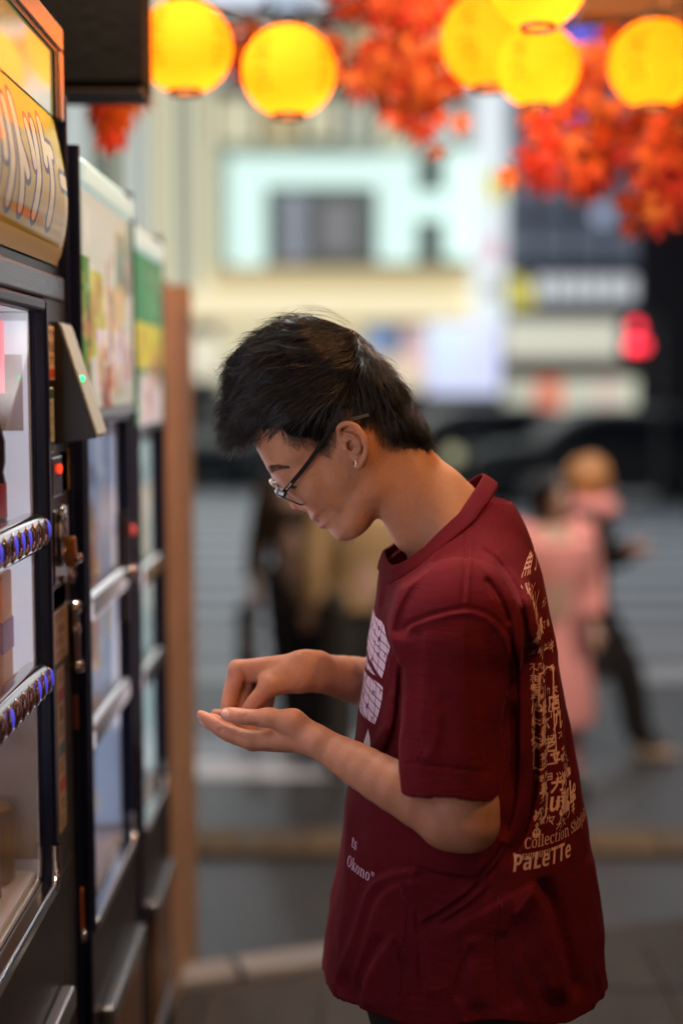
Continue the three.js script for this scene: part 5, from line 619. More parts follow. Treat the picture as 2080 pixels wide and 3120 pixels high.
  // eyebrow, lashes, a few hairs under the chin
  const brow = []; const onSkin = (u, v) => { const p = zc(u, v, 0.045); let a = 0, b = 0.09; if (headF(p.x, p.y, -D0) > 0) return null; for (let k = 0; k < 14; k++) { const m = (a + b) / 2; if (headF(p.x, p.y, -D0 + m) < 0) a = m; else b = m; } return V(p.x, p.y, -D0 + a + 0.0003); };
  for (let i = 0; i < 460; i++) { const t = rnd(), u = lerp(817, 878, t * t * 0.4 + t * 0.6) + rr(-3, 3), v = lerp(1440, 1424, t) - 6 * Math.sin(t * 3) + rr(-1, 1) * lerp(15, 4, t), p = onSkin(u, v), q = onSkin(u + rr(2, 9), v - rr(3, 9) * (1 - t)); if (p && q) brow.push([[p, p.clone().lerp(q, 0.5).add(V(-0.0004, 0.0004, 0.0008)), q], 0.00013, 0.00005]); }
  for (let i = 0; i < 30; i++) { const u = rr(812, 826), v = rr(1430, 1444), z = rr(0, 0.03); brow.push([[zc(u + 4, v, z), zc(u - 2, v + rr(-4, 1), z), zc(u - rr(3, 8), v - rr(2, 7), z)], 0.00014, 0.00005]); }
  part('eyebrow', build(brow), hairMat, man);
  const lash = []; for (let i = 0; i < 60; i++) { const u = rr(888, 906), v = 1482 - (906 - u) * 0.3, p = onSkin(u, v); if (p) lash.push([[p, p.clone().add(V(-0.0022, -0.0014, 0.0012)), p.clone().add(V(-0.0042, -rr(0.0026, 0.004), 0.0016))], 0.00018, 0.00006]); } part('eyelash', build(lash), hairMat, man);
  const chin = []; for (let i = 0; i < 46; i++) { const u = rr(1030, 1078), z = rr(-0.012, 0.02), v = 1645 - Math.abs(u - 1052) * 0.08; chin.push([[zc(u, v - 2, z), zc(u + rr(0, 4), v + rr(3, 7), z), zc(u + rr(1, 8), v + rr(6, 16), z)], 0.00009, 0.00004]); } part('chin_hair', build(chin), hairMat, man); }
// --- glasses
{ const g = new THREE.Group(); g.name = 'glasses'; man.add(g); const bk = mat([0.01, 0.01, 0.011], 0.25, 0, { clearcoat: 1 }), metal = mat([0.55, 0.5, 0.45], 0.2, 1);
  const T = V(0.925, -0.38, 0).normalize(), L = V(-0.17, 0.15, -1).normalize(), N = T.clone().cross(L).normalize();
  const cn = zc(885, 1509, 0.036), cf = cn.clone().addScaledVector(L, 0.067), bow = (a, b) => -0.003 * (a * a + b * b);
  const rimPts = (c) => { const r = []; for (let i = 0; i < 28; i++) { const q = i / 28 * Math.PI * 2, a = Math.cos(q), b = Math.sin(q), k = Math.pow(Math.abs(a) ** 2.6 + Math.abs(b) ** 2.6, -1 / 2.6); r.push(c.clone().addScaledVector(T, a * k * 0.0205).addScaledVector(L, b * k * 0.0255).addScaledVector(N, bow(a * k, b * k))); } return r; };
  for (const [c, k] of [[cn, 0], [cf, 1]]) {
    const rim = part('rim', tube(rimPts(c), k ? 0.0011 : 0.0012, 72, 8, true), k ? metal : bk, g);
    const lg = new THREE.CircleGeometry(1, 48), p = lg.attributes.position; for (let i = 0; i < p.count; i++) { const a = p.getX(i), b = p.getY(i), k2 = (a || b) ? Math.pow(Math.abs(a) ** 2.6 + Math.abs(b) ** 2.6, -1 / 2.6) * Math.hypot(a, b) ** 1 : 0, q = c.clone().addScaledVector(T, a * k2 * 0.0203).addScaledVector(L, b * k2 * 0.0253).addScaledVector(N, bow(a * k2, b * k2)); p.setXYZ(i, q.x, q.y, q.z); } lg.computeVertexNormals();
    part('lens', lg, new THREE.MeshPhysicalMaterial({ color: rgb(0.8, 0.82, 0.92), transmission: 1, roughness: 0.02, thickness: 0, ior: 1.75 }), rim);
    // the heavy upper half of the rim
    const up = rimPts(c).filter((_, i) => i >= 9 && i <= 19); part('brow_bar', tube(up, 0.0021, 24, 8), k ? metal : bk, rim); }
  const tl = (c, b) => c.clone().addScaledVector(T, -0.017).addScaledVector(L, b); part('bridge', tube([tl(cn, 0.024), cn.clone().lerp(cf, 0.5).addScaledVector(T, -0.015).addScaledVector(N, N.x < 0 ? 0.003 : -0.003), tl(cf, -0.024)], 0.0012, 14, 8), metal, g);
  for (const s of [0.018, 0.049]) { const q = cn.clone().addScaledVector(L, s + 0.004).addScaledVector(T, 0.003).addScaledVector(N, N.x < 0 ? -0.006 : 0.006); part('nose_pad', new THREE.SphereGeometry(0.004, 12, 8).scale(0.7, 1.4, 0.5).translate(q.x, q.y, q.z), mat([0.7, 0.66, 0.6], 0.1, 0, { transmission: 0.6, thickness: 0.002 }), g); }
  const hinge = zc(860, 1506, 0.064), ear0 = zc(1012, 1303, 0.078), ear1 = zc(1040, 1281, 0.079), tipP = zc(1123, 1263, 0.075);
  const bar = (pts, w0, w1, th) => { const cv = new THREE.CatmullRomCurve3(pts), P = [], I = [], n = 24; for (let i = 0; i <= n; i++) { const p = cv.getPoint(i / n), t = cv.getTangent(i / n), s = V(0, 0, 1).cross(t).normalize(), w = lerp(w0, w1, i / n) / 2; for (const [a, b] of [[1, 1], [-1, 1], [-1, -1], [1, -1]]) { const q = p.clone().addScaledVector(s, a * w); P.push(q.x, q.y, q.z + b * th / 2); } if (i) for (let k = 0; k < 4; k++) { const k2 = (k + 1) % 4, o = (i - 1) * 4; I.push(o + k, o + k2, o + 4 + k, o + k2, o + 4 + k2, o + 4 + k); } } I.push(0, 2, 1, 0, 3, 2, n * 4, n * 4 + 1, n * 4 + 2, n * 4, n * 4 + 2, n * 4 + 3); const g2 = new THREE.BufferGeometry(); g2.setAttribute('position', new THREE.Float32BufferAttribute(P, 3)); g2.setIndex(I); return toCreasedNormals(g2, 0.6); };
  for (const far of [false, true]) { const f = (p) => far ? V(p.x, p.y, -2 * D0 - p.z) : p; const tm = part('temple', bar([hinge, zc(940, 1408, 0.07), ear0, ear1, zc(1080, 1275, 0.078), tipP].map(f), 0.0062, 0.0046, 0.003), bk, g);
    part('end_piece', bar([hinge.clone().addScaledVector(T, -0.009).add(V(0, 0, -0.004)), hinge, hinge.clone().addScaledVector(T, 0.006)].map(f), 0.0085, 0.007, 0.007), bk, tm);
    part('hinge', new THREE.SphereGeometry(0.0028, 10, 8).scale(1.4, 0.9, 1).translate(f(zc(848, 1494, 0.055)).x, f(zc(848, 1494, 0.055)).y, f(zc(848, 1494, 0.055)).z), metal, tm);
    if (!far && fontBold) { const tg = new TextGeometry('BOZONI', { font: fontBold, size: 0.0024, depth: 0.0002, curveSegments: 2 }); tg.computeBoundingBox(); tg.translate(-tg.boundingBox.max.x / 2, -0.0012, 0); const a = Math.atan2(zc(940, 1408, 0.07).y - hinge.y, zc(940, 1408, 0.07).x - hinge.x), c = zc(880, 1481, 0.0655); tg.rotateZ(a).translate(c.x, c.y, c.z + 0.0018); part('lettering', tg, mat([0.5, 0.5, 0.5], 0.4), tm); } } }
// --- ear stud: a small silver star
{ const c = E(1085, 1411, 0.0115), parts = []; for (let i = 0; i < 5; i++) { const a = i * 1.2566 + 0.4; parts.push(new THREE.CapsuleGeometry(0.0009, 0.0046, 3, 8).translate(0, 0.0022, 0).rotateZ(a).translate(c.x, c.y, c.z)); } parts.push(new THREE.IcosahedronGeometry(0.0018, 0).translate(c.x, c.y, c.z + 0.0008)); part('ear_stud', merged(parts), mat([0.7, 0.68, 0.66], 0.15, 1), man); }
{ const a = S2(293, 278, 2.046), b = S2(289, 300, 2.044), c = S2(318, 316, 2.046), t = S2(286, 335, 2.04).sub(S2(300, 240, 2.05)).normalize(), q = new THREE.Quaternion().setFromUnitVectors(V(0, 0, 1), S2(338, 340, 2.06).sub(S2(338, 285, 2.068)).normalize()), p = S2(334, 318, 2.064);
  const ring = part('ring', new THREE.TorusGeometry(0.0102, 0.0022, 10, 32).scale(1, 1, 1.5).applyQuaternion(q).translate(p.x, p.y, p.z), mat([0.02, 0.02, 0.02], 0.3, 0.6), man); part('ring_inlay', new THREE.TorusGeometry(0.0108, 0.0018, 8, 32).applyQuaternion(q).translate(p.x, p.y, p.z), mat([0.7, 0.68, 0.62], 0.15, 1), ring); }
// --- coins in the palm, one held between finger and thumb
for (const [x, y, D, rx, rz, lab] of [[262, 432, 1.995, 0.5, 0.4, 'silver coin pinched between the finger and thumb of the upper hand']]) { const p = S2(x, y, D), g = new THREE.CylinderGeometry(0.0112, 0.0112, 0.0016, 32).rotateX(rx).rotateZ(rz).translate(p.x, p.y, p.z); single('coin', g, mat(lab.startsWith('s') ? [0.6, 0.58, 0.55] : [0.5, 0.28, 0.16], 0.25, 1), lab, 'coin'); }

// --- T-shirt
const rows = [[1436, 1430, 1470, 0.015], [1480, 1330, 1516, 0.045], [1540, 1270, 1572, 0.072], [1600, 1220, 1603, 0.1], [1650, 1185, 1621, 0.13], [1690, 1168, 1632, 0.155], [1740, 1158, 1645, 0.183], [1800, 1150, 1657, 0.2], [1850, 1145, 1666, 0.212], [1950, 1125, 1689, 0.22], [2050, 1110, 1706, 0.225], [2120, 1098, 1717, 0.228], [2270, 1082, 1741, 0.23], [2430, 1060, 1769, 0.236], [2620, 1035, 1797, 0.247], [2735, 1011, 1815, 0.254], [2865, 992, 1832, 0.262], [3010, 972, 1850, 0.27], [3250, 960, 1872, 0.276]].map(([v, a, b, z]) => { const p = W(a, v, D0), q = W(b, v, D0); return [p.y, p.x, q.x, z]; });
const rowY0 = 0.6, rowN = 250, rowS = 0.004, rowT = []; for (let i = 0; i < rowN; i++) { const y = rowY0 + i * rowS; let k = 0; while (k < rows.length - 2 && rows[k + 1][0] > y) k++; const a = rows[k], b = rows[k + 1], t = clamp((a[0] - y) / (a[0] - b[0]), -0.3, 1.5); rowT.push([1, 2, 3].map((c) => lerp(a[c], b[c], t))); }
for (let pass = 0; pass < 12; pass++) for (let i = 1; i < rowN - 1; i++) for (let c = 0; c < 3; c++) rowT[i][c] = (rowT[i - 1][c] + 2 * rowT[i][c] + rowT[i + 1][c]) / 4;
function rowAt(y) { const f = clamp((y - rowY0) / rowS, 0, rowN - 1.001), i = f | 0, t = f - i; return [0, 1, 2].map((c) => lerp(rowT[i][c], rowT[i + 1][c], t)); }
const NE = 2.15;
function torso(x, y, z) { const [a, b, zh] = rowAt(y), rx = Math.max(0.006, (b - a) / 2), rz = Math.max(0.006, zh), dx = (x - (a + b) / 2) / rx, dz = (z + D0) / rz; return (Math.pow(Math.pow(Math.abs(dx), NE) + Math.pow(Math.abs(dz), NE), 1 / NE) - 1) * Math.min(rx, rz) + Math.max(0, y - 1.47); }
const slTop = W(1410, 1900, 1.84).y, slBot = W(1373, 2385, 1.81).y;
function sleeveR(x, y, z, s) { const t = (slTop - y) / (slTop - slBot), tc = clamp(t, 0, 1.1), zz = -D0 + s * (z + D0), cx = lerp(0.152, 0.1425, tc), cz = lerp(-1.848, -1.816, tc), ra = lerp(0.0735, 0.067, tc), rb = lerp(0.07, 0.066, tc), up = Math.max(0, y - slTop) / 0.085; return (Math.sqrt(((x - cx) / ra) ** 2 + ((zz - cz) / rb) ** 2 + up * up) - 1) * 0.064; }
const hemLine = (x, z) => { const k = clamp((z + D0) / 0.27, -1, 1); return lerp(0.717, 0.757, k * k) + 0.006 * Math.sin(x * 34 + 1); };
const slHem = (x) => slBot - 0.008 - 0.055 * (x - 0.142) + 0.003 * Math.sin(x * 60);
// folds: [line in the photograph, width before it, width after it, height]
const folds = [
  [[[1420, 1612], [1418, 1700], [1412, 1780], [1410, 1852]], 6, 6, -0.0022], [[[1432, 1612], [1430, 1700], [1424, 1780], [1420, 1852]], 7, 7, 0.0018],
  [[[1232, 1935], [1240, 1905], [1290, 1882], [1370, 1860], [1426, 1853], [1485, 1872], [1540, 1925], [1566, 2000], [1575, 2080]], 6, 6, -0.0032], [[[1236, 1945], [1246, 1916], [1293, 1894], [1372, 1872], [1426, 1866], [1480, 1884], [1530, 1934], [1555, 2005]], 9, 9, 0.0024],
  [[[1232, 2322], [1300, 2332], [1400, 2343], [1515, 2358]], 4, 4, -0.0016],
  // sleeve: faint upright drapes
  [[[1300, 1890], [1292, 2050], [1286, 2200], [1296, 2370]], 16, 60, 0.0032], [[[1405, 1890], [1414, 2050], [1424, 2200], [1428, 2370]], 60, 14, 0.0036], [[[1478, 1910], [1492, 2080], [1486, 2250], [1470, 2390]], 14, 40, -0.0036], [[[1345, 2100], [1350, 2250], [1348, 2380]], 14, 30, -0.0022], [[[1290, 2330], [1330, 2250], [1345, 2150]], 10, 26, 0.002],
  // chest: the drape from the shoulder to the front
  [[[1335, 1650], [1270, 1740], [1215, 1830], [1192, 1900], [1178, 1990]], 60, 16, 0.0055], [[[1206, 1920], [1200, 2020], [1190, 2130], [1164, 2250]], 18, 44, 0.006], [[[1222, 2010], [1219, 2110], [1206, 2220], [1164, 2330]], 12, 12, -0.007], [[[1180, 2200], [1130, 2280], [1100, 2330]], 12, 40, 0.005], [[[1176, 1760], [1170, 1800], [1164, 1850]], 10, 14, -0.003], [[[1200, 1990], [1192, 2060], [1180, 2120]], 7, 12, -0.003],
  // shoulder and back: drape lines down from the collar
  [[[1440, 1640], [1520, 1700], [1580, 1790], [1612, 1900], [1622, 2000]], 10, 50, 0.0045], [[[1500, 1690], [1556, 1780], [1586, 1880], [1598, 2000], [1602, 2150]], 9, 26, -0.0035], [[[1450, 1710], [1528, 1805], [1566, 1900], [1584, 2030], [1588, 2200], [1578, 2400]], 10, 40, 0.0045], [[[1470, 1760], [1520, 1830], [1548, 1910]], 8, 20, -0.0025], [[[1600, 1760], [1630, 1880], [1646, 1990], [1652, 2110], [1650, 2260], [1652, 2400], [1648, 2520]], 28, 5, 0.005], [[[1614, 1760], [1643, 1880], [1659, 1990], [1666, 2110], [1664, 2260], [1666, 2400], [1660, 2520]], 5, 16, -0.004], [[[1684, 1985], [1704, 2120], [1714, 2280], [1716, 2450], [1700, 2570]], 18, 4, 0.004], [[[1692, 1985], [1713, 2120], [1724, 2280], [1726, 2450]], 4, 12, -0.003],
  [[[1628, 2100], [1633, 2260], [1625, 2420], [1592, 2540], [1540, 2640]], 16, 7, -0.008], [[[1560, 2130], [1568, 2300], [1560, 2450], [1530, 2560]], 30, 10, -0.006],
  // lower half: the hanging front edge, the big drape under the elbow, the crossing crease, the turned side
  [[[1059, 2398], [1050, 2560], [1045, 2710], [1030, 2860], [1024, 2960]], 5, 22, 0.0035], [[[1300, 2655], [1200, 2666], [1132, 2698], [1100, 2770], [1075, 2850], [1045, 2925], [1020, 3000]], 12, 80, 0.009], [[[1290, 2672], [1196, 2690], [1146, 2730], [1114, 2800], [1090, 2890], [1064, 2970], [1050, 3040]], 40, 9, -0.006], [[[1196, 2850], [1150, 2910], [1112, 2990], [1100, 3100]], 10, 70, 0.009], [[[1180, 2856], [1134, 2916], [1096, 2990], [1086, 3080]], 30, 10, -0.006],
  [[[1474, 2676], [1424, 2724], [1374, 2760], [1320, 2794], [1270, 2822]], 5, 34, -0.0055], [[[1484, 2694], [1434, 2742], [1382, 2778], [1322, 2812]], 40, 6, 0.0045], [[[1260, 2640], [1340, 2664], [1420, 2676], [1472, 2674]], 40, 7, -0.005], [[[1570, 2720], [1500, 2770], [1440, 2800], [1360, 2850]], 12, 60, 0.003], [[[1547, 2560], [1512, 2620], [1470, 2674]], 30, 5, 0.005], [[[1538, 2560], [1502, 2616], [1460, 2670]], 6, 20, -0.005],
  [[[1265, 2760], [1272, 2840], [1278, 2930], [1285, 3050]], 5, 20, -0.0025], [[[1276, 2840], [1290, 2930], [1300, 3050]], 8, 40, 0.0022],
  [[[1606, 2690], [1648, 2760], [1680, 2850], [1710, 2950], [1728, 3060]], 70, 6, 0.0095], [[[1630, 2680], [1666, 2750], [1700, 2850], [1727, 2950], [1746, 3060]], 6, 34, -0.0095], [[[1627, 2685], [1600, 2740], [1560, 2790]], 6, 30, 0.0035], [[[1790, 2600], [1800, 2750], [1815, 2900]], 10, 30, 0.002], [[[1420, 2850], [1430, 2960], [1432, 3080]], 14, 50, 0.003], [[[1530, 2830], [1560, 2960], [1580, 3080]], 50, 14, -0.003], [[[1440, 2880], [1400, 2960], [1380, 3060]], 8, 30, -0.002],
  [[[1000, 2985], [1040, 3040], [1090, 3062]], 5, 12, 0.002],
];
const FU0 = 940, FV0 = 1410, FSt = 4, FNu = 242, FNv = 436, foldGrid = new Float32Array(FNu * FNv);
for (const [line, wa, wb, h] of folds) { const cv = new THREE.CatmullRomCurve3(line.map(([u, v]) => V(u, v, 0))).getPoints(line.length * 4), R = Math.max(wa, wb, Math.abs(h) * 1350) * 3; const us = cv.map((p) => p.x), vs = cv.map((p) => p.y), i0 = Math.max(0, Math.floor((Math.min(...us) - R - FU0) / FSt)), i1 = Math.min(FNu - 1, Math.ceil((Math.max(...us) + R - FU0) / FSt)), j0 = Math.max(0, Math.floor((Math.min(...vs) - R - FV0) / FSt)), j1 = Math.min(FNv - 1, Math.ceil((Math.max(...vs) + R - FV0) / FSt));
  for (let i = i0; i <= i1; i++) for (let j = j0; j <= j1; j++) { const u = FU0 + i * FSt, v = FV0 + j * FSt; let best = 1e9, sg = 1, tt = 0; for (let k = 0; k + 1 < cv.length; k++) { const a = cv[k], b = cv[k + 1], ex = b.x - a.x, ey = b.y - a.y, t = clamp(((u - a.x) * ex + (v - a.y) * ey) / (ex * ex + ey * ey || 1), 0, 1), qx = u - a.x - ex * t, qy = v - a.y - ey * t, d = qx * qx + qy * qy; if (d < best) { best = d; sg = ex * qy - ey * qx; tt = (k + t) / (cv.length - 1); } } const d = Math.sqrt(best), w = sg > 0 ? wa : wb; foldGrid[i * FNv + j] += h * Math.exp(-d * d / (w * w)) * sstep(-0.02, 0.12, tt) * sstep(1.02, 0.85, tt); } }
function fold(x, y, z) { const near = sstep(-0.08, 0.03, z + D0); let n = 0.0035 * noise3(x * 9 + z * 6, y * 7, z * 9) + 0.0011 * noise3(x * 34, y * 28, z * 34) + 0.0016 * (1 - 2.4 * Math.abs(noise3((x + 0.55 * y) * 30, (y - 0.55 * x) * 9, z * 22))) * sstep(0.95, 0.75, y); if (near <= 0) return n + 0.004 * noise3(x * 14, y * 4, z * 14); const [u, v] = proj(x, y, z), a = clamp((u - FU0) / FSt, 0, FNu - 1.001), b = clamp((v - FV0) / FSt, 0, FNv - 1.001), i = a | 0, j = b | 0, p = a - i, q = b - j, o = i * FNv + j; return n + near * ((foldGrid[o] * (1 - p) + foldGrid[o + FNv] * p) * (1 - q) + (foldGrid[o + 1] * (1 - p) + foldGrid[o + FNv + 1] * p) * q); }
const nkA = zc(1162, 1730, 0), nkB = zc(1500, 1478, 0), nkL = Math.hypot(nkB.x - nkA.x, nkB.y - nkA.y), nkN = V(-(nkB.y - nkA.y) / nkL, (nkB.x - nkA.x) / nkL, 0); // normal of the neck opening
const aboveNeck = (x, y, z) => (x - nkA.x) * nkN.x + (y - nkA.y) * nkN.y + 0.012 * Math.min(1, ((z + D0) / 0.085) ** 2) - 0.08 * (z + D0 < 0 ? Math.min(-(z + D0), 0.1) : 0);
const neckHole = cone(zc(1440, 1470, 0), zc(1240, 1690, 0), 0.062, 0.052);

const shirtF = (x, y, z) => { const sN = sleeveR(x, y, z, 1), sF = sleeveR(x, y, z, -1), tr = torso(x, y, z), hem = hemLine(x, z), sl = slHem(x);
  const kk = lerp(0.012, 0.075, sstep(sl + 0.12, slTop - 0.01, y)); let d = smin(smin(tr, Math.max(sN, sl - y), kk), Math.max(sF, sl - y), kk); const fd = Math.abs(d) < 0.07 ? fold(x, y, z) : 0; d -= fd;
  d = Math.max(d, -Math.max(Math.min(sN, sF) - fd + 0.006, y - sl - 0.1, sl - 0.03 - y, -tr - 0.006)); d = Math.max(d, hem - y); d = Math.max(d, -Math.max(tr - fd + 0.012, y - hem - 0.12)); d = Math.max(d, aboveNeck(x, y, z)); return Math.max(d, -neckHole(x, y, z)); };
const cloth = [0.102, 0.0078, 0.0128];
function sOf(x, y, z) { const [a, b, zh] = rowAt(y), rx = (b - a) / 2; let q = Math.atan2((z + D0) / zh, -(x - (a + b) / 2) / rx); if (q < -2.2) q += 2 * Math.PI; return q * Math.sqrt((rx * rx + zh * zh) / 2) * 1.02; }
{ const sg = netMesh(shirtF, [-0.08, 0.66, -2.4], [0.44, 1.48, -1.72], 0.0034, 2.2);
  const pos = sg.attributes.position, nor = sg.attributes.normal, N = pos.count, S = new Float32Array(N), PU = new Float32Array(N), PV = new Float32Array(N), ok = new Uint8Array(N);
  for (let i = 0; i < N; i++) { const x = pos.getX(i), y = pos.getY(i), z = pos.getZ(i), isSleeve = sleeveR(x, y, z, 1) < torso(x, y, z) - 0.002 || sleeveR(x, y, z, -1) < torso(x, y, z) - 0.002; S[i] = isSleeve ? -0.4 + 0.2 * (x - 0.15) : sOf(x, y, z); [PU[i], PV[i]] = proj(x, y, z); ok[i] = !isSleeve && nor.getX(i) * (0 - x) + nor.getY(i) * (EYE - y) + nor.getZ(i) * (0 - z) > 0 ? 1 : 0; }
  const find = (u, v) => { let b = 0, bd = 1e9; for (let i = 0; i < N; i++) if (ok[i]) { const d = (PU[i] - u) ** 2 + (PV[i] - v) ** 2; if (d > 4e3) continue; const q = d - 6e4 * (pos.getZ(i) + D0) * (d < 150 ? 1 : 0); if (q < bd) { bd = q; b = i; } } return [S[b], pos.getY(b)]; };
  const S0 = -0.5, SW = 1.65, Y0 = 0.66, YH = 0.83, CW = 2048, CH = 1030, kx = CW / SW, ky = CH / YH, cxp = (s) => (s - S0) * kx, cyp = (y) => CH - (y - Y0) * ky;
  const print = (g) => {
    const hexs = '#' + rgb(...cloth).getHexString(); g.fillStyle = hexs; g.fillRect(0, 0, CW, CH);
    for (let i = 0; i < 9000; i++) { const l = rnd(); g.fillStyle = l < 0.5 ? 'rgba(30,0,4,0.06)' : 'rgba(255,120,120,0.035)'; g.fillRect(rr(0, CW), rr(0, CH), rr(1, 4), rr(1, 7)); }
    // the white street map on the chest
    const poly = (pts, fill) => { g.fillStyle = fill; g.beginPath(); pts.forEach(([a, b], i) => g[i ? 'lineTo' : 'moveTo'](cxp(a), cyp(b))); g.closePath(); g.fill(); };
    const pale = '#d8c6d6', edge = (list, far) => { const p = list.map(([u, v]) => find(u, v)); return p.concat([[far, p[p.length - 1][1]], [far, p[0][1]]]); };
    const m1 = edge([[1140, 1880], [1153, 1892], [1158, 1906], [1163, 1932], [1168, 1953], [1177, 1976], [1170, 1994], [1160, 2034], [1154, 2058], [1151, 2068]], -0.1), m2 = edge([[1137, 2076], [1154, 2094], [1152, 2125], [1146, 2156], [1139, 2183], [1129, 2204]], -0.1);
    poly(m1, pale); poly(m2, pale);
    g.strokeStyle = hexs; g.lineWidth = 8; const c1 = find(1122, 2030), c2 = find(1150, 2082); g.beginPath(); g.moveTo(cxp(-0.1), cyp(c1[1] + 0.02)); g.lineTo(cxp(c1[0]), cyp(c1[1])); g.lineTo(cxp(c2[0] + 0.01), cyp(c2[1])); g.stroke();
    g.save(); g.beginPath(); for (const m of [m1, m2]) { m.forEach(([a, b], i) => g[i ? 'lineTo' : 'moveTo'](cxp(a), cyp(b))); g.closePath(); } g.clip(); g.strokeStyle = '#57324c'; g.lineWidth = 1.6; const yT = m1[0][1], yB = m2[5][1];
    for (let i = 0; i < 9; i++) { g.beginPath(); const s = -0.08 + i * 0.024; g.moveTo(cxp(s), cyp(yT)); g.lineTo(cxp(s + rr(-0.005, 0.01)), cyp(lerp(yT, yB, 0.5))); g.lineTo(cxp(s + 0.012), cyp(yB)); g.stroke(); }
    for (let i = 0; i < 11; i++) { g.beginPath(); const y = lerp(yT, yB, (i + 0.5) / 11); g.moveTo(cxp(-0.1), cyp(y + 0.02)); g.lineTo(cxp(0.05), cyp(y + rr(-0.004, 0.004))); g.lineTo(cxp(0.16), cyp(y - 0.02)); g.stroke(); }
    for (let i = 0; i < 90; i++) { const s = rr(-0.08, 0.14), y = rr(yB, yT); g.lineWidth = 1.2; glyph(g, ['cho', 'tei', 'bun', 'te', 'rai', 'ka'][i % 6], cxp(s), cyp(y), 9, 9, 1.2); } g.restore();
    // white figures lower down
    { const a = find(1112, 2235), b = find(1117, 2275), c = find(1104, 2262); poly([[c[0] - 0.02, c[1] - 0.03], [a[0] - 0.006, a[1] + 0.006], [a[0], a[1]], [b[0], b[1]], [b[0], b[1] - 0.03]], '#cfc6c4'); poly([[-0.05, a[1] + 0.07], [-0.012, a[1] + 0.07], [-0.02, a[1] - 0.05], [-0.06, a[1] - 0.05]], '#cfc6c4'); }
    g.fillStyle = '#b9a2b6'; g.strokeStyle = '#b9a2b6';
    { const a = find(1052, 2578), b = find(1046, 2640); g.font = 'bold 27px serif'; g.textAlign = 'right'; const e = find(1070, 2588); g.fillText('ts', cxp(e[0] + 0.004), cyp(e[1])); const f2 = find(1112, 2678); g.fillText('Okono\u201d', cxp(f2[0] + 0.012), cyp(f2[1] - 0.002)); g.textAlign = 'left'; }
    // shop names down the back
    const ink = '#dcb4a2'; g.strokeStyle = ink; g.fillStyle = ink;
    const row = (u, v, list, size0, gap = 1.12, lw = 0.11, dy = 0) => { const size = size0 * 0.72, [s, y] = find(u, v); let x = cxp(s); const h = size * ky, w = size * kx * 1.6; for (const n of list) { if (GLYPH[n]) glyph(g, n, x, cyp(y) - h + dy, w * 0.9, h, Math.max(1.5, h * lw * 1.15)); x += w * gap; } };
    const words = (u, v, text, px, font) => { const [s, y] = find(u, v); g.font = font.replace('$', px); g.fillText(text, cxp(s), cyp(y)); };
    const col = (u, v, list, size, lw = 0.13) => { const [s, y] = find(u, v); list.forEach((n, i) => glyph(g, n, cxp(s), cyp(y) + i * size * ky * 1.15 - size * ky, size * kx * 0.9, size * ky, size * kx * lw)); };
    row(1596, 1750, ['sakana', 'cho'], 0.034); row(1625, 1828, ['me', 'n'], 0.02); row(1634, 1872, ['tei', 'ri'], 0.026); row(1638, 1912, ['me', 'ya'], 0.02); row(1644, 1966, ['bun', 'nagai'], 0.028, 1.1, 0.17); row(1652, 2008, ['ri', 'bar', 'ki'], 0.021, 1.1, 0.17);
    { const a = find(1653, 2050), w = 0.052, h = 0.125; g.lineWidth = 3; g.strokeRect(cxp(a[0]), cyp(a[1]), w * kx, h * ky); col(1662, 2078, ['hki', 'hri', 'ma', 'oku'], 0.023, 0.16); }
    row(1660, 2182, ['nagai', 'shop'], 0.026, 1.15, 0.16); row(1688, 2180, ['flame'], 0.017); row(1662, 2240, ['ho', 'ru'], 0.03, 1.0, 0.14); row(1672, 2296, ['rou'], 0.028, 1.6, 0.12); words(1654, 2334, 'Pi', 24, 'bold $px sans-serif'); row(1664, 2332, ['n', 'se', 'su'], 0.02, 1.1, 0.2);
    row(1652, 2394, ['shi', 'yo', 'tsu', 'pu', 'bi'], 0.0165, 1.08, 0.15); row(1650, 2436, ['nagai', 'ka', 'fu'], 0.025, 1.12, 0.17); words(1668, 2482, 'Juggle', 42, 'bold italic $px sans-serif'); row(1716, 2440, ['rai'], 0.022, 1.1, 0.18); row(1720, 2330, ['xtsu', 'ra'], 0.018); row(1724, 2390, ['oku', 'cof'], 0.02, 1.1, 0.17); row(1722, 2484, ['oku', 'te'], 0.026, 1.1, 0.19); row(1674, 2516, ['kma', 'ru', 'ri', 'tei'], 0.017); words(1596, 2588, 'Collection Shinjuku', 26, '$px serif'); words(1588, 2616, 'SHINJUKU', 14, 'bold $px sans-serif'); words(1566, 2656, 'PaLeTTe', 38, 'bold $px sans-serif');
    col(1628, 2180, ['yu', 'hki', 'chi'], 0.02); col(1630, 2500, ['me', 'anchor'], 0.018);
    row(1624, 2050, ['to', 'tsu'], 0.015); row(1626, 2085, ['maru'], 0.016); row(1627, 2120, ['oku'], 0.016); row(1595, 1900, ['cof', 'tei'], 0.018); row(1600, 1950, ['shop', 'oku'], 0.02);
    const names = ['oku', 'rai', 'tei', 'bun', 'ka', 'te', 'ru', 'shi', 'se', 'nagai', 'cho', 'su']; for (let k = 0; k < 22; k++) { const v = 1800 + k * 34, edge = 1606 + (v - 1800) * 0.06; row(edge, v, [names[(k * 5) % 12], names[(k * 7 + 3) % 12]], 0.012, 1.1, 0.12); if (k % 2) row(edge + 52, v + 12, [names[(k * 3 + 1) % 12], names[(k * 11) % 12]], 0.013, 1.1, 0.13); }
    g.lineWidth = 2.4; { const a = find(1594, 1776), b = find(1626, 1880); g.setLineDash([7, 5]); g.beginPath(); g.moveTo(cxp(a[0]), cyp(a[1])); g.lineTo(cxp(b[0]), cyp(b[1])); g.stroke(); g.setLineDash([]); }
  };
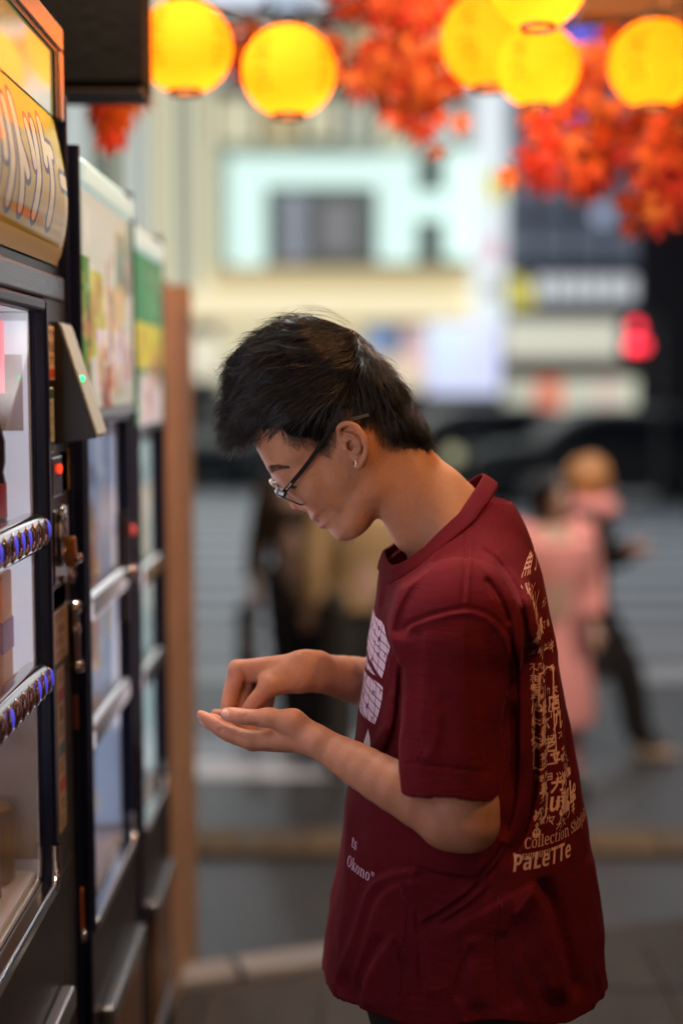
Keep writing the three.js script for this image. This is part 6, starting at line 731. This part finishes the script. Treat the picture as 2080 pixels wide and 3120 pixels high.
  const tex = canvasTex(CW, CH, print), weave = noiseTex(256, 90, 0, 1, 2); tex.wrapS = tex.wrapT = THREE.ClampToEdgeWrapping; weave.repeat.set(8, 4);
  const uv = new Float32Array(N * 2); for (let i = 0; i < N; i++) { uv[i * 2] = (S[i] - S0) / SW; uv[i * 2 + 1] = (pos.getY(i) - Y0) / YH; } sg.setAttribute('uv', new THREE.BufferAttribute(uv, 2));
  const shirt = part('t_shirt', sg, new THREE.MeshPhysicalMaterial({ map: tex, roughness: 0.95, specularIntensity: 0.15, bumpMap: weave, bumpScale: 0.0006, sheen: 0.12, sheenColor: rgb(0.6, 0.12, 0.14), sheenRoughness: 0.5 }), man);
  // the ribbed collar, standing on the rim of the neck opening
  const ax = zc(1335, 1605, 0), e1 = nkB.clone().sub(nkA).normalize(), rib = [], M = 120; const cp = [], cn2 = [], ci = [];
  for (let i = 0; i < M; i++) { const q = i / M * Math.PI * 2, d = e1.clone().multiplyScalar(-Math.cos(q)).add(V(0, 0, Math.sin(q))); let a = 0.02, b = 0.2; const at = (r) => { const p = ax.clone().addScaledVector(d, r); p.addScaledVector(nkN, -aboveNeck(p.x, p.y, p.z)); return p; }; for (let k = 0; k < 24; k++) { const m = (a + b) / 2, p = at(m); if (torso(p.x, p.y, p.z) - fold(p.x, p.y, p.z) * 0.5 < 0) a = m; else b = m; } const s = at(a), e = 0.004, n = V(torso(s.x + e, s.y, s.z) - torso(s.x - e, s.y, s.z), torso(s.x, s.y + e, s.z) - torso(s.x, s.y - e, s.z), torso(s.x, s.y, s.z + e) - torso(s.x, s.y, s.z - e)).normalize(), up = nkN.clone().addScaledVector(n, -nkN.dot(n)).normalize(); rib.push([s, n, up, d]); }
  for (let pass = 0; pass < 3; pass++) for (let i = 0; i < M; i++) { const a = rib[(i + M - 1) % M], b = rib[(i + 1) % M]; for (const k of [0, 1, 2]) rib[i][k].lerp(a[k].clone().add(b[k]).multiplyScalar(0.5), 0.5); }
  const prof = [[-0.004, 0.0012], [-0.0015, 0.0034], [0.004, 0.0036], [0.012, 0.0034], [0.018, 0.0028], [0.0205, 0.0008], [0.0195, -0.0014], [0.014, -0.002], [0.004, -0.0018], [-0.004, -0.001]];
  const K = prof.length; for (let i = 0; i < M; i++) { const [s, n, up, d] = rib[i]; const wob = 0.0012 * noise3(i * 0.2, 3, 1); for (const [h, o] of prof) { const lean = h > 0 ? -h * 0.18 : 0, p = s.clone().addScaledVector(up, h * 1.05).addScaledVector(n, o + wob).addScaledVector(d, lean); cp.push(p.x, p.y, p.z); } for (let k = 0; k < K; k++) { const i2 = (i + 1) % M, k2 = (k + 1) % K; ci.push(i * K + k, i2 * K + k, i * K + k2, i2 * K + k, i2 * K + k2, i * K + k2); } }
  const cg = new THREE.BufferGeometry(); cg.setAttribute('position', new THREE.Float32BufferAttribute(cp, 3)); cg.setIndex(ci); cg.computeVertexNormals(); uvMetres(cg, (x, y, z) => [x * 3 + z * 3, y * 3]);
  part('collar', cg, new THREE.MeshPhysicalMaterial({ color: rgb(cloth[0] * 0.95, cloth[1], cloth[2]), roughness: 0.95, specularIntensity: 0.15, bumpMap: weave, bumpScale: 0.0006, sheen: 0.15, sheenColor: rgb(0.6, 0.14, 0.15), sheenRoughness: 0.5, side: THREE.DoubleSide }), shirt);
}
// --- trousers and shoes, mostly below the picture
{ const tr = (x, y, z) => Math.max(smin(smin(legs[0](x, y, z), legs[1](x, y, z), 0.04), cone(zc(1395, 2900, 0.03), zc(1395, 2900, -0.03), 0.125, 0.125)(x, y, z), 0.06) - 0.022, 0.07 - y, y - 0.92) - 0.003 * noise3(x * 14, y * 5, z * 14);
  const t = part('trousers', netMesh(tr, [-0.12, 0.02, -2.36], [0.42, 0.95, -1.76], 0.01), mat([0.02, 0.02, 0.022], 0.95), man);
  const c0 = zc(1130, 3095, 0.12); part('drawstring', tube([c0.clone().add(V(0.03, 0.03, 0)), c0.clone().add(V(0.02, -0.03, 0.01)), c0.clone().add(V(0.022, -0.13, 0.012))], 0.003, 14, 8), mat([0.55, 0.55, 0.5], 0.9), t);
  for (const a of [V(hipN.x + 0.02, 0.08, hipN.z), V(hipFar.x + 0.07, 0.08, hipFar.z)]) { const sh = part('shoe', netMesh((x, y, z) => Math.max(smin(cone(a.clone().add(V(0.03, -0.035, 0)), a.clone().add(V(-0.17, -0.045, 0)), 0.05, 0.038)(x, y, z), cone(a, a.clone().add(V(0, -0.04, 0)), 0.052, 0.05)(x, y, z), 0.03), 0.012 - y, y - 0.13), [a.x - 0.26, 0, a.z - 0.1], [a.x + 0.13, 0.16, a.z + 0.1], 0.006), mat([0.5, 0.5, 0.48], 0.7), man); part('sole', box(a.x - 0.2, a.x + 0.075, 0.001, 0.026, a.z - 0.047, a.z + 0.047, 0.012), mat([0.6, 0.6, 0.58], 0.8), sh); } }

// ---------------------------------------------------------------- unseen shop front added behind the camera as warm fill for the young man
{ const s = thing('added_fill_shop', 'added unseen shop front behind the camera, serving as warm fill light', 'shop'), w = mat([0.3, 0.22, 0.16], 0.8);
  part('wall', box(-4, 6, 0, 4.5, 4.3, 4.5), w, s); part('fascia', box(-1.2, 4.2, 2.55, 3.25, 4.05, 4.29, 0.02), glow([0.9, 0.5, 0.24], 0.9), s);
  part('shop_window', box(0.2, 4, 0.6, 2.3, 4.24, 4.29), glow([0.55, 0.34, 0.2], 0.7), s);
  areaLight(V(1.5, 2.6, 3.95), V(0.3, 1.2, -2), 5.6, 2.4, rgb(1, 0.56, 0.3), 0.18); }

scene.traverse((o) => { if (o.isMesh) { o.castShadow = true; o.receiveShadow = true; } });
renderer.render(scene, camera);
